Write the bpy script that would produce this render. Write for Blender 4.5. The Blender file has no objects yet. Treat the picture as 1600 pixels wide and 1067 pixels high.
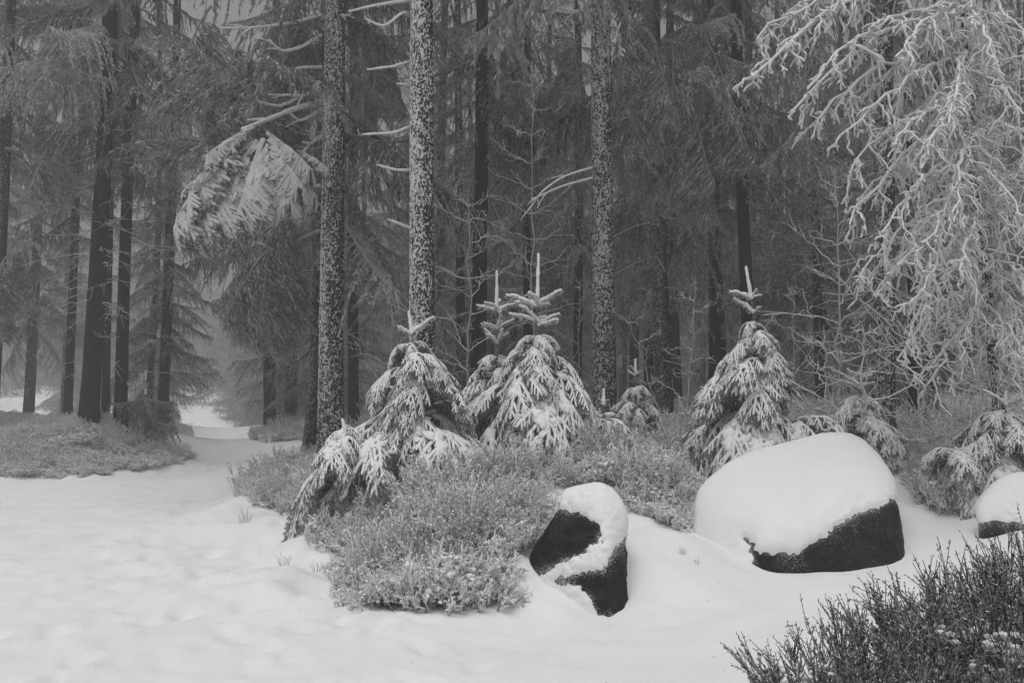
import bpy, math, random
import numpy as np

SC = bpy.context.scene
rad = math.radians
R = np.random.RandomState(7)
random.seed(7)

# ------------------------------------------------------------------ camera
F = 1500.0                      # focal length in pixels of the 1600 px wide photograph
PITCH = rad(4.06)
EYE = 1.6
cam_d = bpy.data.cameras.new("camera")
cam = bpy.data.objects.new("camera", cam_d)
SC.collection.objects.link(cam)
cam_d.sensor_width = 36.0
cam_d.lens = 36.0 * F / 1600.0
cam_d.clip_start = 0.1
cam_d.clip_end = 600.0
cam.location = (0, 0, EYE)
cam.rotation_euler = (math.pi / 2 + PITCH, 0, 0)
SC.camera = cam

# ------------------------------------------------------------------ light
SUN_EL, SUN_AZ = 76.0, 205.0     # soft sun high behind the camera, through overcast
SKY_STRENGTH = 0.15
SUN_STRENGTH = 1.1
EXPOSURE = -0.90
FOG = 0.0048
world = bpy.data.worlds.new("World")
SC.world = world
world.use_nodes = True
wn = world.node_tree
wn.nodes.clear()
sky = wn.nodes.new("ShaderNodeTexSky")
sky.sky_type = 'NISHITA'
sky.sun_disc = False
sky.sun_elevation = rad(SUN_EL)
sky.sun_rotation = rad(SUN_AZ)
sky.dust_density = 9.0
sky.air_density = 2.5
sky.ozone_density = 0.5
bw = wn.nodes.new("ShaderNodeRGBToBW")
bg = wn.nodes.new("ShaderNodeBackground")
bg.inputs[1].default_value = SKY_STRENGTH
wo = wn.nodes.new("ShaderNodeOutputWorld")
wn.links.new(sky.outputs[0], bw.inputs[0])
wn.links.new(bw.outputs[0], bg.inputs[0])
wn.links.new(bg.outputs[0], wo.inputs[0])

sun_d = bpy.data.lights.new("sun", 'SUN')
sun_d.energy = SUN_STRENGTH
sun_d.angle = rad(50)
sun_d.color = (1, 1, 1)
sun = bpy.data.objects.new("sun", sun_d)
SC.collection.objects.link(sun)
# direction: azimuth measured clockwise from +Y
_a = rad(SUN_AZ)
_dir = np.array([math.sin(_a) * math.cos(rad(SUN_EL)), math.cos(_a) * math.cos(rad(SUN_EL)), math.sin(rad(SUN_EL))])
from mathutils import Vector, Matrix, Euler
sun.rotation_euler = Vector(_dir).to_track_quat('Z', 'Y').to_euler()
sun.location = (0, -5, 30)

SC.view_settings.view_transform = 'Standard'
SC.view_settings.look = 'None'
SC.view_settings.exposure = EXPOSURE
SC.view_settings.gamma = 1.0
SC.view_settings.use_curve_mapping = False
SC.cycles.use_denoising = True
SC.cycles.max_bounces = 6
SC.cycles.diffuse_bounces = 3
SC.cycles.glossy_bounces = 1
SC.cycles.transmission_bounces = 1
SC.cycles.transparent_max_bounces = 4
SC.cycles.volume_bounces = 3
SC.cycles.use_adaptive_sampling = True
SC.cycles.adaptive_threshold = 0.02

# ------------------------------------------------------------------ numpy helpers
def sstep(a, b, x):
    t = np.clip((x - a) / (b - a), 0, 1)
    return t * t * (3 - 2 * t)

_perm = np.random.RandomState(3).permutation(512)
_perm = np.concatenate([_perm, _perm, _perm])
_val = np.random.RandomState(4).uniform(-1, 1, 2048)

def vnoise(x, y, z=0.0):
    x, y, z = np.broadcast_arrays(np.asarray(x, float), np.asarray(y, float), np.asarray(z, float))
    xi, yi, zi = np.floor(x).astype(int), np.floor(y).astype(int), np.floor(z).astype(int)
    xf, yf, zf = x - xi, y - yi, z - zi
    u, v, w = [t * t * t * (t * (t * 6 - 15) + 10) for t in (xf, yf, zf)]
    def h(a, b, c):
        return _val[_perm[(_perm[(_perm[a & 511] + b) & 511] + c) & 511]]
    r = 0
    for dx, wx in ((0, 1 - u), (1, u)):
        for dy, wy in ((0, 1 - v), (1, v)):
            for dz, wz in ((0, 1 - w), (1, w)):
                r = r + wx * wy * wz * h(xi + dx, yi + dy, zi + dz)
    return r

def fbm(x, y, z=0.0, o=4, g=0.5):
    s, a, t = 0, 1.0, 0
    for i in range(o):
        s = s + a * vnoise(np.asarray(x) * 2 ** i + 17 * i, np.asarray(y) * 2 ** i, np.asarray(z) * 2 ** i)
        t += a
        a *= g
    return s / t

def unit(v):
    v = np.asarray(v, float)
    return v / np.maximum(np.linalg.norm(v, axis=-1, keepdims=True), 1e-9)

CT, ST = math.cos(PITCH), math.sin(PITCH)
def W(px, py, Y):
    """point at distance Y (metres ahead) seen at photo pixel px, py"""
    a, b = (px - 800.0) / F, (533.5 - py) / F
    d = np.array([a, CT - b * ST, b * CT + ST])
    return np.array([0, 0, EYE]) + d * (Y / d[1])

# ------------------------------------------------------------------ terrain
_cp = [
 (-6,0,0),(-3,0,0),(0,0,0),(-10,5,.05),(-6,5,0),(-3,5,0),(-1,5,0),(0,6.5,0),(-4,10,.03),(-8,10,.06),(-13,8,.25),
 (-2.5,8,0),(-6,15,.13),(-3.9,13,.1),(-6.9,20,.2),(-9,19,.22),(-7.9,25,.3),(-9.2,30,.38),(-9.9,33,.37),(-10.6,35,.36),(-12.1,40,.33),(-14.3,47,.27),(-16.7,55,.2),(-21,70,0),
 (1,3,0),(2,3.2,.2),(3.2,4,.45),(5,5,.75),(6,8,.8),(0,-6,0),(-10,-6,.1),(8,-4,.9),(-18,0,.5),(-20,12,.7),(15,5,1.2),(12,12,1.2),
 (0,20,1.25),(8,15,1.1),(8,20,1.3),(15,20,1.5),(0,30,1.3),(10,35,1.7),(25,30,1.9),(-6,30,1.2),(-8.5,40,1.0),(0,60,.6),(30,60,.8),(-30,60,.6),
 (-20,25,1.3),(-30,40,1.6),(0,90,0),(-40,90,0),(40,90,0),(30,0,1.8),(-35,0,1.2),(0,-30,.3),
]
for (px, Y, z) in [(0,18.3,.28),(120,19,.32),(250,23,.36),(0,22,.95),(140,21,1.15),(200,22.5,1.15),(260,26,1.0),(0,30,1.3),(300,36,1.0),(320,50,.4),
                   (405,36,1.0),(398,50,.5)]:
    p = W(px, 640, Y); _cp.append((p[0], Y, z))
for (px, py, Y, dz) in [(372,775,16.5,0),(430,800,13.5,0),(480,850,11,0),(512,892,9.6,0),(560,950,7.8,0),(700,965,7.4,0),(790,945,7.8,0),
                    (400,715,20,-.1),(440,700,18,-.1),(500,685,18,-.1),(480,740,14.5,-.15),(570,760,12,-.15),(650,770,11,-.15),(700,850,9,-.12),
                    (800,800,9.6,-.12),(850,720,12,-.15),(1000,715,13,-.15),(1050,780,10.8,-.12),(945,957,7.7,0),(1010,850,8.8,0),
                    (1100,900,8.4,0),(1100,850,9.3,0),(1060,830,9.9,0),(1190,892,9.2,0),(1300,902,8.9,0),(1420,875,9.4,0),
                    (1480,850,9.8,0),(1500,860,9.3,0),(1450,770,11.5,-.1),(1560,850,9.0,0),(1600,710,13,-.1),(1350,740,11.6,0),
                    (1400,950,7,0),(1300,1000,6,0),(1200,1060,5.4,0),(700,1060,5.6,0)]:
    p = W(px, py, Y); _cp.append((p[0], Y, p[2] + dz))
_cp = np.array(_cp, float)
_n = len(_cp)
_D = np.sqrt(((_cp[:, None, :2] - _cp[None, :, :2]) ** 2).sum(-1) + 0.35 ** 2)
_A = np.block([[_D + np.eye(_n) * -0.02, np.ones((_n, 1))], [np.ones((1, _n)), np.zeros((1, 1))]])
_w = np.linalg.solve(_A, np.concatenate([_cp[:, 2], [0]]))

def ground0(x, y):
    x = np.asarray(x, float); y = np.asarray(y, float)
    sh = x.shape
    x, y = x.ravel(), y.ravel()
    out = np.zeros(x.size)
    for i in range(0, x.size, 40000):
        s = slice(i, i + 40000)
        d = np.sqrt((x[s, None] - _cp[None, :, 0]) ** 2 + (y[s, None] - _cp[None, :, 1]) ** 2 + 0.35 ** 2)
        out[s] = d @ _w[:-1] + _w[-1]
    rr = np.hypot(x, y)
    k = sstep(75, 110, rr)
    out = out * (1 - k) + 5.0 * sstep(80, 150, rr) * k
    return out.reshape(sh)

def path_c(y):            # centre line of the snowy path
    return np.interp(y, [0, 5, 10, 15, 20, 25, 30, 40, 55, 70, 100], [-2.6, -2.7, -4.6, -6.3, -7.3, -8.1, -9.3, -12.2, -16.8, -21.4, -30.6])
def path_w(y):
    return np.interp(y, [0, 8, 15, 19, 23, 27, 35, 60], [4.0, 3.6, 3.2, 2.6, 1.5, 1.15, 1.1, 1.3])

# footprint dents, sparse and soft
_fp = []
for i in range(700):
    y = R.uniform(3.5, 26); x = path_c(y) + R.normal(0, .8) * path_w(y) * .6
    _fp.append((x, y, R.normal(0.2, .35), R.uniform(.012, .042)))
_fp = np.array(_fp)
def ground(x, y, fine=True):
    z = ground0(x, y)
    if fine:
        z = z + .035 * fbm(np.asarray(x) * .9, np.asarray(y) * .9, o=4) * sstep(3, 9, np.abs(x - path_c(y)) + 2)
        z = z + .014 * fbm(np.asarray(x) * 3.1, np.asarray(y) * 3.1, 2.2, o=3)
    return z
_HM = [(-1.2, 9.6, 2.6, 2.0), (-3.0, 13.5, 2.0, 3.0), (2.0, 12.3, 3.2, 1.6), (5.5, 12.5, 2.0, 1.6), (-12, 22, 4, 2.6)]
def ground(x, y, fine=True, _g=ground):
    z = _g(x, y, fine)
    x = np.asarray(x); y = np.asarray(y)
    m = 0
    for a, b, c, d in _HM: m = np.maximum(m, np.exp(-((x - a) / c) ** 4 - ((y - b) / d) ** 4))
    if fine: z = z + .019 * fbm(x * 7, y * 7, 4.4, o=3) * sstep(1.3, .7, np.abs(x - path_c(y)) / path_w(y))
    return z + m * (.15 * vnoise(x * 1.3, y * 1.3, 9.1) + .09 * vnoise(x * 2.9, y * 2.9, 9.1) + .03 * vnoise(x * 6, y * 6, 3.3))
def gz(x, y):
    return float(ground(np.array([x]), np.array([y]))[0])

# ------------------------------------------------------------------ materials
def new_mat(name):
    m = bpy.data.materials.new(name); m.use_nodes = True
    nt = m.node_tree; nt.nodes.clear()
    out = nt.nodes.new("ShaderNodeOutputMaterial")
    b = nt.nodes.new("ShaderNodeBsdfPrincipled")
    nt.links.new(b.outputs[0], out.inputs[0])
    b.inputs["Specular IOR Level"].default_value = .25
    return m, nt, b
def N(nt, t, **k):
    n = nt.nodes.new(t)
    for a, v in k.items(): setattr(n, a, v)
    return n
def noise_n(nt, scale, detail=4, rough=.55, coord=None):
    n = N(nt, "ShaderNodeTexNoise")
    n.inputs["Scale"].default_value = scale; n.inputs["Detail"].default_value = detail; n.inputs["Roughness"].default_value = rough
    if coord is not None: nt.links.new(coord, n.inputs["Vector"])
    return n
def ramp(nt, src, stops):
    r = N(nt, "ShaderNodeValToRGB")
    while len(r.color_ramp.elements) < len(stops): r.color_ramp.elements.new(.5)
    for e, (p, v) in zip(r.color_ramp.elements, stops):
        e.position = p; e.color = (v, v, v, 1)
    nt.links.new(src, r.inputs[0])
    return r
def bump(nt, b, src, dist, strength=1.0):
    n = N(nt, "ShaderNodeBump"); n.inputs["Strength"].default_value = strength; n.inputs["Distance"].default_value = dist
    nt.links.new(src, n.inputs["Height"]); nt.links.new(n.outputs[0], b.inputs["Normal"])
    return n

def mat_snow(name, v=.86, scale=60, dist=.006, lo=.9):
    m, nt, b = new_mat(name)
    tc = N(nt, "ShaderNodeTexCoord").outputs["Object"]
    n1 = noise_n(nt, scale, 5, .7, tc)
    n2 = noise_n(nt, scale * .06, 4, .55, tc)
    mx = N(nt, "ShaderNodeMath", operation='MULTIPLY_ADD'); mx.inputs[1].default_value = .35
    nt.links.new(n1.outputs[0], mx.inputs[0]); nt.links.new(n2.outputs[0], mx.inputs[2])
    r = ramp(nt, n2.outputs[0], [(.3, v * lo), (.65, v)])
    nt.links.new(r.outputs[0], b.inputs["Base Color"])
    b.inputs["Roughness"].default_value = .75
    bump(nt, b, mx.outputs[0], dist)
    return m
M_GROUND = mat_snow("ground_snow", .86, 30, .022, .93)
M_SNOW = mat_snow("fluffy_snow", .86, 70, .006)
M_SNOW_B = mat_snow("rime_snow", .52, 40, .012, .8)
M_CAP = mat_snow("cap_snow", .88, 30, .035, .96)

def mat_attr(name, dark, light, bias=0.0, var=.35, scale=18, rough=.85, up=0.0):
    """colour between dark stuff and white rime by a build-time tone: rime, plus light and shade painted on boughs and heather"""
    m, nt, b = new_mat(name)
    at = N(nt, "ShaderNodeAttribute"); at.attribute_name = "rime"
    tc = N(nt, "ShaderNodeTexCoord").outputs["Object"]
    n = noise_n(nt, scale, 3, .6, tc)
    s = N(nt, "ShaderNodeMath", operation='SUBTRACT'); s.inputs[1].default_value = .5 - bias / max(var, .01) 
    nt.links.new(n.outputs[0], s.inputs[0])
    ma = N(nt, "ShaderNodeMath", operation='MULTIPLY_ADD'); ma.inputs[1].default_value = var * 2
    nt.links.new(s.outputs[0], ma.inputs[0]); nt.links.new(at.outputs["Fac"], ma.inputs[2])
    mx = N(nt, "ShaderNodeMix", data_type='RGBA')
    mx.inputs["A"].default_value = (dark, dark, dark, 1); mx.inputs["B"].default_value = (light, light, light, 1)
    mx.clamp_factor = True
    fac = ma.outputs[0]
    if up:      # rime settles on the upper sides
        ge = N(nt, "ShaderNodeNewGeometry"); sx = N(nt, "ShaderNodeSeparateXYZ"); nt.links.new(ge.outputs["Normal"], sx.inputs[0])
        mu = N(nt, "ShaderNodeMath", operation='MULTIPLY_ADD'); mu.inputs[1].default_value = up
        nt.links.new(sx.outputs["Z"], mu.inputs[0]); nt.links.new(fac, mu.inputs[2]); fac = mu.outputs[0]
    nt.links.new(fac, mx.inputs["Factor"]); nt.links.new(mx.outputs["Result"], b.inputs["Base Color"])
    b.inputs["Roughness"].default_value = rough; b.inputs["Specular IOR Level"].default_value = .1
    return m
M_FOL = mat_attr("frosted_needles", .012, .52, 0, .32, 5)
M_FOLN = mat_attr("rimed_young_needles", .02, .68, 0, .3, 40)
M_TWIG = mat_attr("rimed_twig", .04, .78, 0, .3, 30, up=.25)
M_HEATH = mat_attr("frosted_heather", .02, .86, 0, .4, 60, up=.3)

def mat_bark(name, lo, hi, sc=26, dark=.035, light=.66):
    m, nt, b = new_mat(name)
    tc = N(nt, "ShaderNodeTexCoord").outputs["Object"]
    mp = N(nt, "ShaderNodeMapping"); mp.inputs["Scale"].default_value = (1, 1, .62)
    nt.links.new(tc, mp.inputs[0])
    n = noise_n(nt, sc, 3, .55, mp.outputs[0])
    at = N(nt, "ShaderNodeAttribute"); at.attribute_name = "rime"
    ma = N(nt, "ShaderNodeMath", operation='MULTIPLY_ADD'); ma.inputs[1].default_value = .22
    nt.links.new(at.outputs["Fac"], ma.inputs[0]); nt.links.new(n.outputs[0], ma.inputs[2])
    r = ramp(nt, ma.outputs[0], [(lo, dark), (hi, light)])
    r.color_ramp.elements[0].color = (dark,) * 3 + (1,)
    nt.links.new(r.outputs[0], b.inputs["Base Color"])
    b.inputs["Roughness"].default_value = .9; b.inputs["Specular IOR Level"].default_value = .08
    bump(nt, b, n.outputs[0], .02, .8)
    return m
M_BARK_HEAVY = mat_bark("bark_heavy_rime", .47, .62, 48, .022, .62)
M_BARK_RIME = mat_bark("bark_rime", .50, .68, 48, .02, .45)
M_BARK_MED = mat_bark("bark_medium_rime", .52, .72, 42, .018, .30)
M_BARK_DARK = mat_bark("bark_dark_wet", .60, .85, 40, .012, .12)

def mat_rock():
    m, nt, b = new_mat("dark_frosted_rock")
    tc = N(nt, "ShaderNodeTexCoord").outputs["Object"]
    n1 = noise_n(nt, 7, 8, .65, tc); n2 = noise_n(nt, 90, 4, .7, tc); n3 = noise_n(nt, 3.0, 3, .5, tc)
    ad = N(nt, "ShaderNodeMath", operation='MULTIPLY_ADD'); ad.inputs[1].default_value = .35
    nt.links.new(n3.outputs[0], ad.inputs[0]); nt.links.new(n2.outputs[0], ad.inputs[2])
    r1 = ramp(nt, n1.outputs[0], [(.3, .004), (.75, .03)])
    at = N(nt, "ShaderNodeAttribute"); at.attribute_name = "rime"
    a2 = N(nt, "ShaderNodeMath", operation='MULTIPLY_ADD'); a2.inputs[1].default_value = .15
    nt.links.new(at.outputs["Fac"], a2.inputs[0]); nt.links.new(ad.outputs[0], a2.inputs[2])
    r2 = ramp(nt, a2.outputs[0], [(.80, 0), (.90, 1)]); b.inputs["Specular IOR Level"].default_value = .08
    mx = N(nt, "ShaderNodeMix", data_type='RGBA')
    mx.inputs["B"].default_value = (.5, .5, .5, 1)
    nt.links.new(r1.outputs[0], mx.inputs["A"]); nt.links.new(r2.outputs[0], mx.inputs["Factor"])
    nt.links.new(mx.outputs["Result"], b.inputs["Base Color"])
    b.inputs["Roughness"].default_value = .8
    bump(nt, b, n1.outputs[0], .05)
    return m
M_ROCK = mat_rock()
def mat_flat(name, v, r=.7):
    m, nt, b = new_mat(name)
    b.inputs["Base Color"].default_value = (v, v, v, 1); b.inputs["Roughness"].default_value = r
    return m
M_SIGNW = mat_flat("sign_white_paint", .55); M_SIGND = mat_flat("sign_dark_paint", .05)
M_DEADGRASS = mat_attr("dead_grass", .13, .55, 0, .3, 30)

# ------------------------------------------------------------------ mesh building
class MB:
    def __init__(s): s.v = []; s.f = []; s.n = 0; s.r = []; s.mi = []
    def add(s, v, f, rime=.5, mi=0):
        v = np.asarray(v, np.float32).reshape(-1, 3)
        f = np.asarray(f, np.int64)
        s.v.append(v); s.f.append(f + s.n)
        s.r.append(np.broadcast_to(np.asarray(rime, np.float32), (len(v),)).copy())
        s.mi.append(np.full(len(f), mi, np.int32))
        s.n += len(v)
    def arrays(s):
        """merged (verts, list of face arrays grouped by size) for re-use"""
        return np.concatenate(s.v), s.f, np.concatenate(s.r), s.mi
    def merge(s, arr, M=None, rs=1.0, ro=0.0):
        v, fl, r, mi = arr
        if M is not None:
            M = np.asarray(M); v = v @ M[:3, :3].T + M[:3, 3]
        s.v.append(v.astype(np.float32)); s.r.append(r * rs + ro)
        for f, m in zip(fl, mi): s.f.append(f + s.n); s.mi.append(m)
        s.n += len(v)
    def mesh(s, name, mats, smooth=True):
        me = bpy.data.meshes.new(name)
        v = np.concatenate(s.v)
        me.vertices.add(len(v)); me.vertices.foreach_set("co", v.ravel())
        loops = np.concatenate([f.ravel() for f in s.f]); 
        cnt = np.concatenate([np.full(len(f), f.shape[1]) for f in s.f])
        me.loops.add(len(loops)); me.loops.foreach_set("vertex_index", loops.astype(np.int32))
        me.polygons.add(len(cnt))
        st = np.concatenate([[0], np.cumsum(cnt)[:-1]])
        me.polygons.foreach_set("loop_start", st.astype(np.int32))
        me.polygons.foreach_set("material_index", np.concatenate(s.mi))
        me.polygons.foreach_set("use_smooth", np.full(len(cnt), smooth))
        a = me.attributes.new("rime", 'FLOAT', 'POINT'); a.data.foreach_set("value", np.concatenate(s.r).astype(np.float32))
        for m in (mats if isinstance(mats, (list, tuple)) else [mats]): me.materials.append(m)
        me.update(calc_edges=True)
        return me

TRI = [0]
def link(name, me, parent=None, loc=None, rot=None, scale=None):
    o = bpy.data.objects.new(name, me)
    SC.collection.objects.link(o)
    if parent is not None: o.parent = parent
    if loc is not None: o.location = loc
    if rot is not None: o.rotation_euler = rot
    if scale is not None: o.scale = (scale,) * 3 if np.isscalar(scale) else scale
    return o
def empty(name, loc, rotz=0): return link(name, None, None, loc, (0, 0, rotz))
def tag(o, label=None, cat=None, group=None, kind=None):
    if label: o["label"] = label
    if cat: o["category"] = cat
    if group: o["group"] = group
    if kind: o["kind"] = kind
    return o

def frames(P):
    T = np.gradient(P, axis=0); T = unit(T)
    ref = np.where(np.abs(T[:, 2:3]) > .93, np.array([[1., 0, 0]]), np.array([[0, 0, 1.]]))
    S = unit(np.cross(T, ref)); U = np.cross(S, T)
    return T, S, U
def tube(mb, P, rads, sides=5, rime=.5, mi=0, lump=0.0, seed=0, flat=1.0, cap=True):
    P = np.asarray(P, float); n = len(P)
    T, S, U = frames(P)
    a = np.arange(sides) * 2 * math.pi / sides
    rr = np.broadcast_to(np.asarray(rads, float), (n,))[:, None] * np.ones((1, sides))
    if lump:
        rr = rr * (1 + lump * R.uniform(-1, 1, (n, sides)))
    ca, sa = np.cos(a)[None, :, None], np.sin(a)[None, :, None]
    V = P[:, None] + rr[..., None] * (ca * S[:, None] + sa * U[:, None] * flat)
    V = V.reshape(-1, 3)
    i = np.arange(n - 1)[:, None] * sides; j = np.arange(sides)[None]
    k = (j + 1) % sides
    f = np.stack([i + j, i + k, i + sides + k, i + sides + j], -1).reshape(-1, 4)
    r = rime
    if not np.isscalar(rime): r = np.repeat(np.asarray(rime), sides)
    mb.add(V, f, r, mi)
    if cap:
        tip = P[-1] + T[-1] * rr[-1].mean() * .7
        base = (n - 1) * sides
        v2 = np.vstack([V[base:], tip]); f2 = np.stack([np.arange(sides), (np.arange(sides) + 1) % sides, np.full(sides, sides)], -1)
        mb.add(v2, f2, float(np.mean(r)) if np.isscalar(r) else float(r[-1]), mi)

def kites(mb, P, D, L, Wd, rime, mi=0, cross=True, sag=0.0):
    """many small tufts: each one or two crossing kites starting at P along D"""
    P = np.asarray(P, float); D = unit(D); n = len(P)
    L = np.broadcast_to(np.asarray(L, float), (n,))[:, None]; Wd = np.broadcast_to(np.asarray(Wd, float), (n,))[:, None]
    rnd = unit(R.normal(size=(n, 3)))
    A = unit(np.cross(D, rnd)); B = np.cross(D, A)
    m = P + D * L * R.uniform(.35, .6, (n, 1))
    t = P + D * L + np.array([0, 0, -sag])
    rime = np.broadcast_to(np.asarray(rime, float), (n,))
    for X in ((A, B) if cross else (A,)):
        V = np.stack([P, m + X * Wd * .5, t, m - X * Wd * .5], 1).reshape(-1, 3)
        f = (np.arange(n)[:, None] * 4 + np.arange(4)[None])
        mb.add(V, f, np.repeat(rime, 4), mi)

def rotz(a):
    c, s = math.cos(a), math.sin(a); return np.array([[c, -s, 0], [s, c, 0], [0, 0, 1.]])
def rotx(a):
    c, s = math.cos(a), math.sin(a); return np.array([[1, 0, 0], [0, c, -s], [0, s, c.real]])
def roty(a):
    c, s = math.cos(a), math.sin(a); return np.array([[c, 0, s], [0, 1, 0], [-s, 0, c]])
def M4(Rm, t, s=1.0):
    M = np.eye(4); M[:3, :3] = Rm * s; M[:3, 3] = t; return M

# ------------------------------------------------------------------ ground sheet
def build_ground():
    nr, nc = 430, 430
    k = np.linspace(0, 1, nr)
    rr = np.concatenate([[1.2], 2.6 * (140 / 2.6) ** k])
    ang = np.linspace(-1, 1, nc); ang = rad(90) + -np.sign(ang) * (rad(34) * np.abs(ang) ** 1.0 + rad(146) * np.abs(ang) ** 6)
    RR, AA = np.meshgrid(rr, ang, indexing='ij')
    x = RR * np.cos(AA); y = RR * np.sin(AA)
    z = ground(x, y)
    # dents of old footprints, covered by fresh snow
    for (fx, fy, fa, d) in _fp:
        mk = (np.abs(x - fx) < .5) & (np.abs(y - fy) < .5)
        if not mk.any(): continue
        dx, dy = x[mk] - fx, y[mk] - fy
        c, s = math.cos(fa), math.sin(fa)
        u, v = dx * c + dy * s, -dx * s + dy * c
        q = (u / .085) ** 2 + (v / .16) ** 2
        z[mk] += -d * np.exp(-q) + d * .35 * np.exp(-(np.sqrt(q) - 1.7) ** 2 * 3)
    V = np.stack([x, y, z], -1).reshape(-1, 3)
    nr1 = len(rr)
    i = np.arange(nr1 - 1)[:, None] * nc; j = np.arange(nc - 1)[None]
    f = np.stack([i + j, i + nc + j, i + nc + j + 1, i + j + 1], -1).reshape(-1, 4)
    mb = MB(); mb.add(V, f, .5)
    # inner disc
    c0 = np.vstack([V[:nc], [0, 0, gz(0, 0)]])
    f2 = np.stack([np.full(nc - 1, nc), np.arange(nc - 1), np.arange(1, nc)], -1)
    mb.add(c0, f2, .5)
    o = link("snow_ground", mb.mesh("snow_ground", M_GROUND))
    tag(o, "trodden snow of the forest path and the banks beside it", None, None, "structure")
build_ground()

# ------------------------------------------------------------------ mature spruce boughs and crowns
def bough_arr(seed, L=2.4, dens=1.0, curtain=.45, wid=.016, tuft=.095, rime0=.50, sidew=.62, droop=.9):
    rs = np.random.RandomState(seed)
    mb = MB()
    n = 10; t = np.linspace(0, 1, n)
    wob = rs.uniform(-.12, .12)
    P = np.stack([t * L, wob * L * t ** 2, -droop * .42 * L * t ** 1.5 + .16 * L * t ** 4], -1)
    tube(mb, P, .022 * (1 - t) + .006, 4, .45)
    ns = int(L / .1 * dens)
    tt = np.linspace(.14, 1, ns)
    kp, kd, kl, kr, kw = [], [], [], [], []
    for side in (-1, 1):
        for q in tt:
            q = min(1, q + rs.uniform(-.02, .02))
            p0 = np.array([np.interp(q, t, P[:, c]) for c in range(3)])
            clump = .55 + .8 * math.sin(q * 15 + seed + side) ** 2
            sl = sidew * L * .42 * (math.sin(math.pi * min(1, .18 + q * .82)) ** .7) * rs.uniform(.6, 1.15) * clump + .08
            m = 5; s = np.linspace(0, 1, m)
            fw = rs.uniform(.5, 1.0)
            hang = curtain * rs.uniform(.7, 1.35)
            S = p0 + np.stack([fw * sl * s, side * sl * s * (1 - .25 * s), -hang * sl * (1.4 * s ** 1.7) - .02 * s], -1)
            tube(mb, S[::2], .009 * (1 - s[::2]) + .004, 3, .4, cap=False)
            ntw = max(4, int(sl / .02 * dens))
            u = rs.uniform(0.05, 1, ntw)
            base = np.stack([np.interp(u, s, S[:, c]) for c in range(3)], -1)
            ax = unit(S[-1] - S[0])
            d = ax * .55 + np.stack([rs.normal(.12, .42, ntw), side * rs.normal(.05, .42, ntw), -rs.uniform(.4, 1.2, ntw)], -1)
            kp.append(base); kd.append(d); kl.append(tuft * rs.uniform(.6, 1.6, ntw)); kw.append(wid * rs.uniform(.7, 1.5, ntw))
            ro_ = rs.normal(0, .11) + .22 * (q - .55)
            kr.append(rime0 + ro_ + rs.normal(0, .05, ntw) - .2 + .18 * u)  # inner and hanging tufts darker: shade painted into the rime tone
            nt2 = max(3, int(sl / .035 * dens))
            u = rs.uniform(.05, 1, nt2)
            base = np.stack([np.interp(u, s, S[:, c]) for c in range(3)], -1) + rs.normal(0, .008, (nt2, 3))
            d = ax + rs.normal(0, .38, (nt2, 3)) * [1, 1, .4]
            kp.append(base); kd.append(d); kl.append(tuft * rs.uniform(.6, 1.1, nt2)); kw.append(np.full(nt2, wid * 1.6)); kr.append(np.full(nt2, rime0 + .2) + ro_)  # top tufts paler: rime plus top light put into the colour
    kites(mb, np.concatenate(kp), np.concatenate(kd), np.concatenate(kl), np.concatenate(kw), np.concatenate(kr), cross=False)
    return mb.arrays()
BOUGHS = [bough_arr(11, 2.5, 1.0, .55), bough_arr(12, 2.2, 1.0, .9), bough_arr(13, 2.8, .95, .75), bough_arr(14, 1.9, 1.0, .6), bough_arr(15, 2.4, .9, 1.15)]

def crown_mesh(name, seed, H, lmax, nb, low=.75, top=.12, droop=.12, mat=None, gaps=0.0, pitch_var=.2):
    rs = np.random.RandomState(seed)
    mb = MB()
    ga = 0
    for i in range(nb):
        q = (i + rs.uniform(-.4, .4)) / nb; q = min(max(q, 0), 1)
        z = H * q ** .92
        if rs.rand() < gaps: continue
        prof = low + (1 - low) * min(1, q / .15) if q < .15 else 1 - (1 - top) * ((q - .15) / .85) ** .9
        L = lmax * prof * rs.uniform(.6, 1.15)
        ga += 2.39996 + rs.uniform(-.5, .5)
        b = BOUGHS[rs.randint(len(BOUGHS))]
        s = L / 2.4
        Rm = rotz(ga) @ roty(droop + rs.normal(0, pitch_var) - .35 * q) @ rotx(rs.normal(0, .15))
        mb.merge(b, M4(Rm * np.array([1, 1, 1.0]), (0, 0, z), s), ro=rs.normal(-.02, .13))
    return mb.mesh(name, mat or M_FOL, smooth=False)

CROWNS = [crown_mesh("spruce_crown_a", 21, 11, 2.6, 52),
          crown_mesh("spruce_crown_b", 22, 10, 3.0, 48, gaps=.1),
          crown_mesh("spruce_crown_c", 23, 12, 2.3, 56, droop=.25),
          crown_mesh("spruce_crown_d", 24, 13, 3.1, 62, low=1.0, droop=.2)]

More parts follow.
